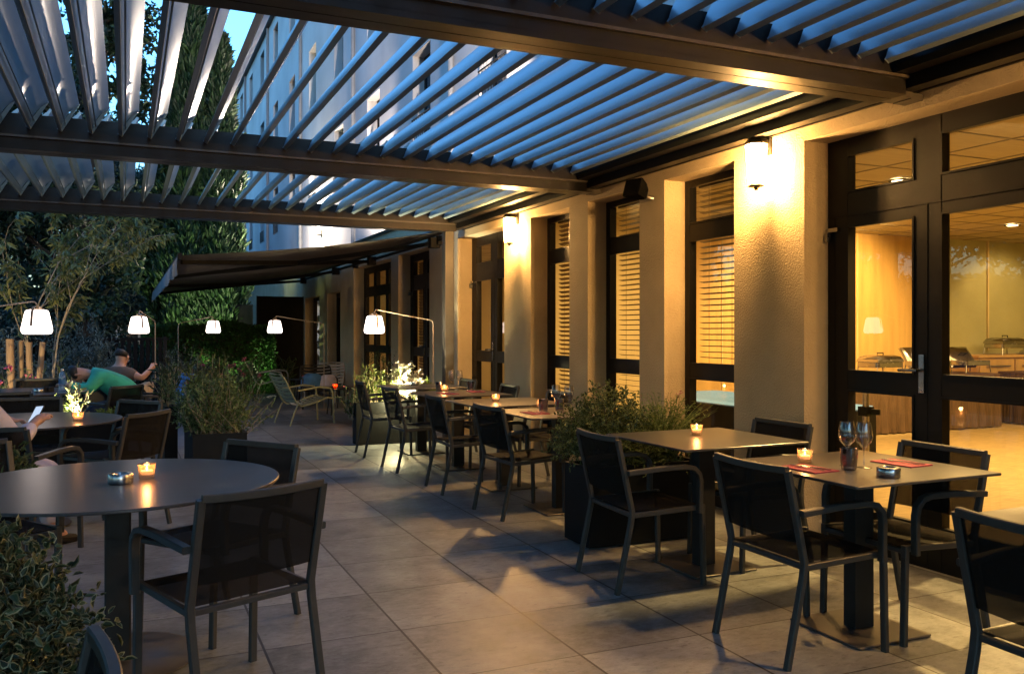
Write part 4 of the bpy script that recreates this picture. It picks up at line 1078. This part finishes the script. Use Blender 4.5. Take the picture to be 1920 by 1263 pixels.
big_tree(-8.0,25,12,3.8,'broad dark tree at the far left edge',L_deep,17000,cb=.2)
big_tree(-2.3,31,10,3.4,'blue green tree behind the dark ones in the middle of the garden',L_deep,26000,cb=.1)
big_tree(1.0,36,7.5,3.0,'rounded blue green tree low behind the lantern stand',L_deep,20000,cb=.08)
big_tree(-6.5,37,9,4.5,'wide blue green tree far behind the young tree',L_deep,20000,cb=.08)
# far woodland mass
n=42000; p=np.stack([rng.uniform(-60,12,n),rng.uniform(42,54,n),np.zeros(n)],1); p[:,2]=rng.random(n)**.8*(4.4+1.3*np.sin(p[:,0]*.31)+.8*np.sin(p[:,0]*.83+1))
o=leaves('far_woodland',L_deep,None,p,rng.normal(size=(n,3)),.65,.38); tag(o,'blue green mass of far trees behind the garden','woodland',kind='stuff')
def cypress(x,y,h,r,n,label):
    t=thing('cypress',label,'tree',(x,y,-.03),0,'tall cypresses in front of the hotel')
    f=MB(); f.tube([(0,0,0),(.05,0,h*.5),(0,.03,h*.95)],[.16,.1,.02],8); f.build('trunk',M_trunk,t,True)
    u=rng.random(n)**.85; z=.2+u*h; R_=r*np.minimum(1,u*9+.25)*(1-u**2.2)**.75*(1+.18*np.sin(z*2.1+x)+.1*np.sin(z*5.3)); a=rng.uniform(0,2*pi,n)
    R_=R_*(1+.22*np.sin(a*5+z*1.1))*(1-.38*rng.random(n)**2)
    p=np.stack([R_*np.cos(a),R_*np.sin(a),z],1); d=np.stack([np.cos(a)*.5,np.sin(a)*.5,np.full(n,1.5)],1)+rng.normal(size=(n,3))*.35
    leaves('crown',L_cyp,t,p,d,.26,.07,var=.5); return t
for x_,y_,h_,l_ in ((-13,13,12.5,'unseen tall tree added far off on the left to block open sky'),(-12.5,19,13,'unseen very tall tree added left of the broad one to block open sky'),(-14,7,12,'unseen tall tree added off the terrace beside the camera to block open sky'),(-13,1,12,'unseen tall tree added farthest off behind the camera side to block open sky')):  # unseen trees, added to keep open sky out of the glass reflections
    big_tree(x_,y_,h_,3.8,l_,L_dark,20000,cb=.12)
big_tree(-7.5,7,9,3.0,'unseen leafy tree added left of the terrace to block low sky',L_dark,14000)  # this tree and the next two are unseen, added to block low sky
big_tree(-7.0,1,9,3.2,'unseen leafy tree added level with the camera to block low sky',L_dark,14000)
big_tree(-6.5,-6,10,3.4,'unseen leafy tree added behind the camera to block low sky',L_dark,14000)
cypress(1.58,24.0,10.3,.72,30000,'tallest cypress with the pointed top against the sky')
cypress(2.25,23.6,8.7,.55,22000,'shorter cypress touching the hotel wall edge')
cypress(.95,24.6,8.2,.45,14000,'slimmer cypress left of the tallest one')
# young multi stem tree with warm lit twigs
t=thing('young_tree','young multi stemmed tree with bare twigs and drooping sparse leaves behind the left lantern','tree',(-1.0,12.6,0))
f=MB(); P_=[];D_=[]
random.seed(21)
def grow(p,d,L,r,depth):
    q=p+d*L*.5+Vector((random.gauss(0,.03),random.gauss(0,.03),.01)); e=p+d*L+Vector((0,0,-.03*L*(depth>2)))
    f.tube([p,q,e],[r,r*.8,r*.62],6 if depth<2 else 4)
    if depth>=2:
        for k in range(5 if depth==2 else 9):
            u=random.uniform(.2,1); P_.append(p.lerp(e,u)); D_.append((random.gauss(0,.6)+d.x*.5,random.gauss(0,.6)+d.y*.5,random.gauss(-.55,.35)))
    if depth==3: return
    for k in range(3 if depth<3 else 2):
        d2=(d+Vector((random.gauss(.12,.38),random.gauss(0,.30),random.gauss(.0,.22)))).normalized()
        grow(e if k else q,d2,L*random.uniform(.6,.82),r*.6,depth+1)
for bx,by,dx in ((-.10,0,-.04),(.10,-.04,.08)):
    grow(Vector((bx,by,0)),Vector((dx,0,1)).normalized(),1.28,.016,0)
f.build('trunk',M_pale,t,True); leaves('crown',L_young,t,np.repeat(np.array(P_),4,0)+rng.normal(size=(len(P_)*4,3))*.03,np.repeat(np.array(D_),4,0)+rng.normal(size=(len(P_)*4,3))*.35,.11,.032,fold=.1)
# olive like shrubs behind the posts
for x,y,r,l in ((-2.0,15.0,(.9,.7,1.45),'silvery olive like shrub behind the young tree'),(-.65,15.8,(.75,.6,1.35),'silvery shrub behind the left lantern, right of the young tree'),(-3.8,15.5,(1.0,.7,1.5),'silvery shrub at the left edge behind the posts')):
    bush(x,y,0,r,l,L_olive,T=620,L=.3,nl=12,ll=.06,lw=.02,up=.9,droop=.05)
for x,y,r,l in ((.55,17.2,(.8,.6,.85),'dark green bush below the second lantern'),(-1.0,17.0,(.9,.6,.95),'dark bush behind the green shirted person'),(1.35,18.3,(.6,.5,.7),'small dark bush before the hedge'),(-2.6,17.5,(1.2,.6,1.0),'dark bush behind the fence at the left')):
    bush(x,y,0,r,l,L_dark,T=420,L=.22,nl=10,ll=.07,lw=.035,up=.5)
bush(2.0,25.6,0,(1.3,.6,2.3),'tall green shrubs between the cypress and the awning',L_cyp,T=900,L=.35,nl=12,ll=.10,lw=.05,up=.8)
# wooden posts
for x,y,h,r,l in ((-1.33,12.5,1.26,.05,'leftmost pale wooden post, brightly lit'),(-1.235,12.7,1.24,.04,'second wooden post from the left'),(-1.12,12.5,1.22,.042,'third wooden post, beside the young tree'),(-1.02,12.4,1.22,.035,'rightmost wooden post, leaning slightly')):
    f=MB(); f.tube([(0,0,0),(.01,0,h*.5),(.0 if r>.036 else .06,0,h)],[r,r*.97,r*.93],12); o=f.build('wooden_post',M_post,None,True); o.location=(x,y,0); tag(o,l,'post','wooden posts supporting the young tree')
# garden fence
t=thing('garden_fence','dark slatted fence along the back of the garden','fence',(-3.2,16.4,0))
for k in range(7):
    f=MB(); f.box(-3.4+1.2*k,-.03,0,-3.34+1.2*k,.03,1.27); f.build('post',M_black,t)
f=MB()
for k in range(72): f.box(-3.38+.1*k,-.008,.05,-3.315+.1*k,.008,1.2)
f.box(-3.4,-.02,1.2,3.9,.02,1.25); f.box(-3.4,.009,.3,3.9,.025,.36); f.build('slats',M_screen,t)

# small far lit building in the garden gap
t=thing('garden_kiosk','tiny white kiosk with a barred window glimpsed through the trees','kiosk',(.1,34.5,0))
f=MB(); f.box(-.45,-.3,0,.45,.3,1.6); f.build('wall',M_pink_plast,t)
f=MB(); f.box(-.3,-.31,.85,.3,-.301,1.35); g=f.build('window',M_win,t)
f=MB(); f.box(-.55,-.4,1.6,.55,.4,1.68); f.build('roof',M_alud,t)

# ------------------------------------------------------------------ people
def skinned(name,m,par,verts,edges,radii,sub=2,root=0):
    me=bpy.data.meshes.new(name); me.from_pydata([tuple(v) for v in verts],edges,[]); o=bpy.data.objects.new(name,me); col.objects.link(o)
    if par: o.parent=par
    me.materials.append(m)
    o.modifiers.new('skin','SKIN')
    if not me.skin_vertices: me.attributes.new('skin','FLOAT','POINT')
    for i,r in enumerate(radii):
        rr=r if isinstance(r,tuple) else (r,r); me.skin_vertices[0].data[i].radius=rr
    me.skin_vertices[0].data[root].use_root=True
    s=o.modifiers.new('sub','SUBSURF'); s.levels=sub; s.render_levels=sub
    o.modifiers['skin'].use_smooth_shade=True
    return o
def person(label,loc,rz,J,shirt,trousers,hairlen=.0,grip=False,short=True):
    """J: joints in the person's own frame (x forward, y left, z up)"""
    t=thing('person',label,'person',loc,rz)
    V=[J[k] for k in ('pelvis','waist','chest','neck','head','crown')]; Rr=[(.13,.11),(.125,.10),(.15,.115),.055,(.078,.088),(.062,.07)]
    E=[(0,1),(1,2),(2,3),(3,4),(4,5)]
    idx={}
    for s in 'LR':
        for pre,names,rad in ((2,('shoulder','elbow','wrist','hand'),(.065,.045,.03,.034)),(0,('hip','knee','ankle','toe'),(.09,.062,.042,.038))):
            p=pre
            for nme,r in zip(names,rad):
                V.append(J[nme+s]); Rr.append(r if nme!='toe' else (.03,.04)); idx[nme+s]=len(V)-1; E.append((p,len(V)-1)); p=len(V)-1
        w_=Vector(J['wrist'+s]); h=Vector(J['hand'+s]); d=(h-w_).normalized(); sd=d.cross(Vector((0,0,1)));
        sd=(sd if sd.length>.1 else Vector((0,1,0))).normalized(); dn=d.cross(sd).normalized()
        for k,(o_,L) in enumerate(((-.030,.068),(-.010,.078),(.010,.072),(.030,.058))):
            a=h+sd*o_+d*.02; b=a+d*L*.55; c=b+(d*.5+dn*(.8 if dn.z<0 else -.8))*L*.5
            V+= [a,b,c]; Rr+=[.010,.009,.007]; i=len(V); E+=[(idx['hand'+s],i-3),(i-3,i-2),(i-2,i-1)]
        a=h-d*.02+sd*(.035 if s=='R' else -.035); b=a+(sd*(.6 if s=='R' else -.6)+d*.6)*.04
        V+=[a,b]; Rr+=[.011,.008]; i=len(V); E+=[(idx['hand'+s],i-2),(i-2,i-1)]
    body=skinned('body',M_skin,t,V,E,Rr)
    # face: nose, ears, eyes, mouth
    H_=Vector(J['head']); nk=Vector(J['neck']); cr=Vector(J['crown']); up=(cr-nk).normalized(); fw=Vector(J.get('face',(1,0,-.1))); fw=(fw-up*fw.dot(up)).normalized(); sd=up.cross(fw)
    f=MB(); f.tube([H_+fw*.072+up*.012,H_+fw*.098-up*.022,H_+fw*.078-up*.032],[.007,.014,.010],8,up=tuple(sd)); f.build('nose',M_skin,t,True)
    for q in (-1,1):
        f=MB(); c=H_+sd*q*.078-up*.005; f.tube([c-up*.028,c+sd*q*.010,c+up*.028],[.008,.014,.009],8,up=tuple(fw)); f.build('ear',M_skin,t,True)
        f=MB(); c=H_+fw*.078+sd*q*.030+up*.012; f.lathe([(.001,-.008),(.010,0),(.001,.008)],8,tuple(c)); f.build('eye',M_black,t,True)
    f=MB(); f.tube([H_+fw*.080-up*.055-sd*.02,H_+fw*.086-up*.056,H_+fw*.080-up*.055+sd*.02],.005,6); f.build('mouth',M_napkin,t,True)
    hv=[H_-fw*.03-up*.02,H_-fw*.018+up*.05,H_+up*.078-fw*.005]; hr=[(.088,.092),(.098,.10),(.070,.074)]
    skinned('hair',M_hair,t,hv,[(0,1),(1,2)],hr)
    sv=[J['pelvis'],J['waist'],J['chest'],Vector(J['neck'])-up*.03]; q_=J['fat']; sr=[(.15*q_,.13*q_),(.148*q_,.122*q_),(.172*q_,.120*q_),(.066*q_,.066*q_)]; se=[(0,1),(1,2),(2,3)]
    for s in 'LR':
        a=Vector(J['shoulder'+s]); b=Vector(J['elbow'+s]); c=Vector(J['wrist'+s]); e=a.lerp(b,.75) if short else b
        sv+=[a,e]; sr+=[.082,.066]; i=len(sv); se+=[(2,i-2),(i-2,i-1)]
        if not short: sv.append(b.lerp(c,.85)); sr.append(.045); se.append((i-1,i))
    skinned('shirt',shirt,t,sv,se,sr)
    tv=[J['pelvis']]; tr=[(.155,.13)]; te=[]
    for s in 'LR':
        tv+=[J['hip'+s],J['knee'+s],Vector(J['knee'+s]).lerp(Vector(J['ankle'+s]),.9)]; tr+=[.105,.080,.058]; i=len(tv); te+=[(0,i-3),(i-3,i-2),(i-2,i-1)]
    skinned('trousers',trousers,t,tv,te,tr)
    for s in 'LR':
        a=Vector(J['ankle'+s]); b=Vector(J['toe'+s]); f=MB(); f.bar([a+(a-b)*.35+Vector((0,0,-.045)),a.lerp(b,.5)+Vector((0,0,-.03)),b+(b-a)*.35+Vector((0,0,-.012))],.085,.06,c=.3); f.build('shoe',M_black,t,True)
    return t
def seated(lean=.1,bow=0,arms=None,side=0,kn=.42,fat=1):
    """lean forward amount; returns joints"""
    J={'pelvis':(0,0,.52),'waist':(lean*.35,side*.3,.66),'chest':(lean*.9+.01,side*.7,.88-lean*.3),
       'neck':(lean*1.25+.02+bow*.4,side,1.04-lean*.5-bow*.1),'head':(lean*1.4+.05+bow,side*1.1,1.16-lean*.6-bow*.7),'crown':(lean*1.45+.05+bow*1.6,side*1.1,1.245-lean*.6-bow*.95),'face':(1,0,-.15-bow*2)}
    for s,q in (('L',1),('R',-1)):
        c=J['chest']; J['shoulder'+s]=(c[0]+.01,c[1]+q*.17,c[2]+.055)
        J['hip'+s]=(.06,q*.09,.50); J['knee'+s]=(kn,q*.13,.50); J['ankle'+s]=(kn-.02,q*.13,.09); J['toe'+s]=(kn+.12,q*.14,.045)
        J['elbow'+s]=(c[0]+.10,c[1]+q*.22,c[2]-.20); J['wrist'+s]=(c[0]+.32,c[1]+q*.12,c[2]-.18); J['hand'+s]=(c[0]+.38,c[1]+q*.09,c[2]-.18)
    if arms: J.update(arms)
    J['fat']=fat
    return J
person('dark haired person in a bright green shirt bent over the farthest round table',(.06,10.66,0),R(176),
       seated(.42,.14,arms={'pelvis':(0,0,.54),'waist':(.08,0,.72),'chest':(.27,0,.845),'neck':(.45,.02,.89),'head':(.545,.03,.885),'crown':(.62,.03,.875),'face':(.5,0,-1),'shoulderL':(.33,.18,.84),'shoulderR':(.33,-.18,.84),'elbowL':(.42,.26,.72),'elbowR':(.42,-.24,.70),'wristL':(.62,.16,.78),'wristR':(.62,-.14,.78),'handL':(.68,.10,.78),'handR':(.68,-.08,.78)},fat=1.35),M_green_shirt,M_jeans,short=False)
person('person in a brown top sitting behind the green shirted person with one elbow raised',(-.14,11.75,0),R(48),
       seated(.16,.0,arms={'pelvis':(0,0,.50),'waist':(.04,0,.62),'chest':(.07,0,.78),'neck':(.12,0,.93),'head':(.15,0,1.035),'crown':(.16,0,1.11),'shoulderL':(.08,.17,.84),'shoulderR':(.08,-.17,.84),'elbowR':(.10,-.34,.78),'wristR':(.30,-.30,.88),'handR':(.36,-.28,.92),'elbowL':(.22,.24,.68),'wristL':(.40,.14,.74),'handL':(.45,.1,.75)}),M_brown_cloth,M_jeans)
pc=dup(chair0,(-.12,11.77,0),R(48),'armchair carrying the person in the brown top',GL)
P3=person('person in pale lilac clothes at the left edge holding a phone over a round table',(-.84,5.84,0),R(52),
       seated(-.14,0,arms={'elbowR':(.12,-.24,.70),'wristR':(.34,-.16,.80),'handR':(.41,-.14,.82),'elbowL':(.12,.22,.70),'wristL':(.32,.08,.80),'handL':(.38,.05,.80)},kn=.50),M_white_cloth,M_white_cloth,short=False)
t=thing('phone','smartphone with a glowing screen held by the person in pale clothes','phone',(0,0,0))
f=MB(); f.slab(-.036,-.075,.036,.075,0,.008,r=.008); f.build('case',M_black,t,True)
f=MB(); f.slab(-.033,-.070,.033,.070,.0085,.009,r=.005,e=.0002); f.build('screen',emis('phone_screen',(.6,.75,1),.12),t)
a=R(52); hx,hy=.47,-.05
t.location=(-.84+hx*cos(a)-hy*sin(a),5.84+hx*sin(a)+hy*cos(a),.83); t.scale=(.85,.85,1); t.rotation_euler=(R(50),R(-6),a-pi/2)
if wg: pass
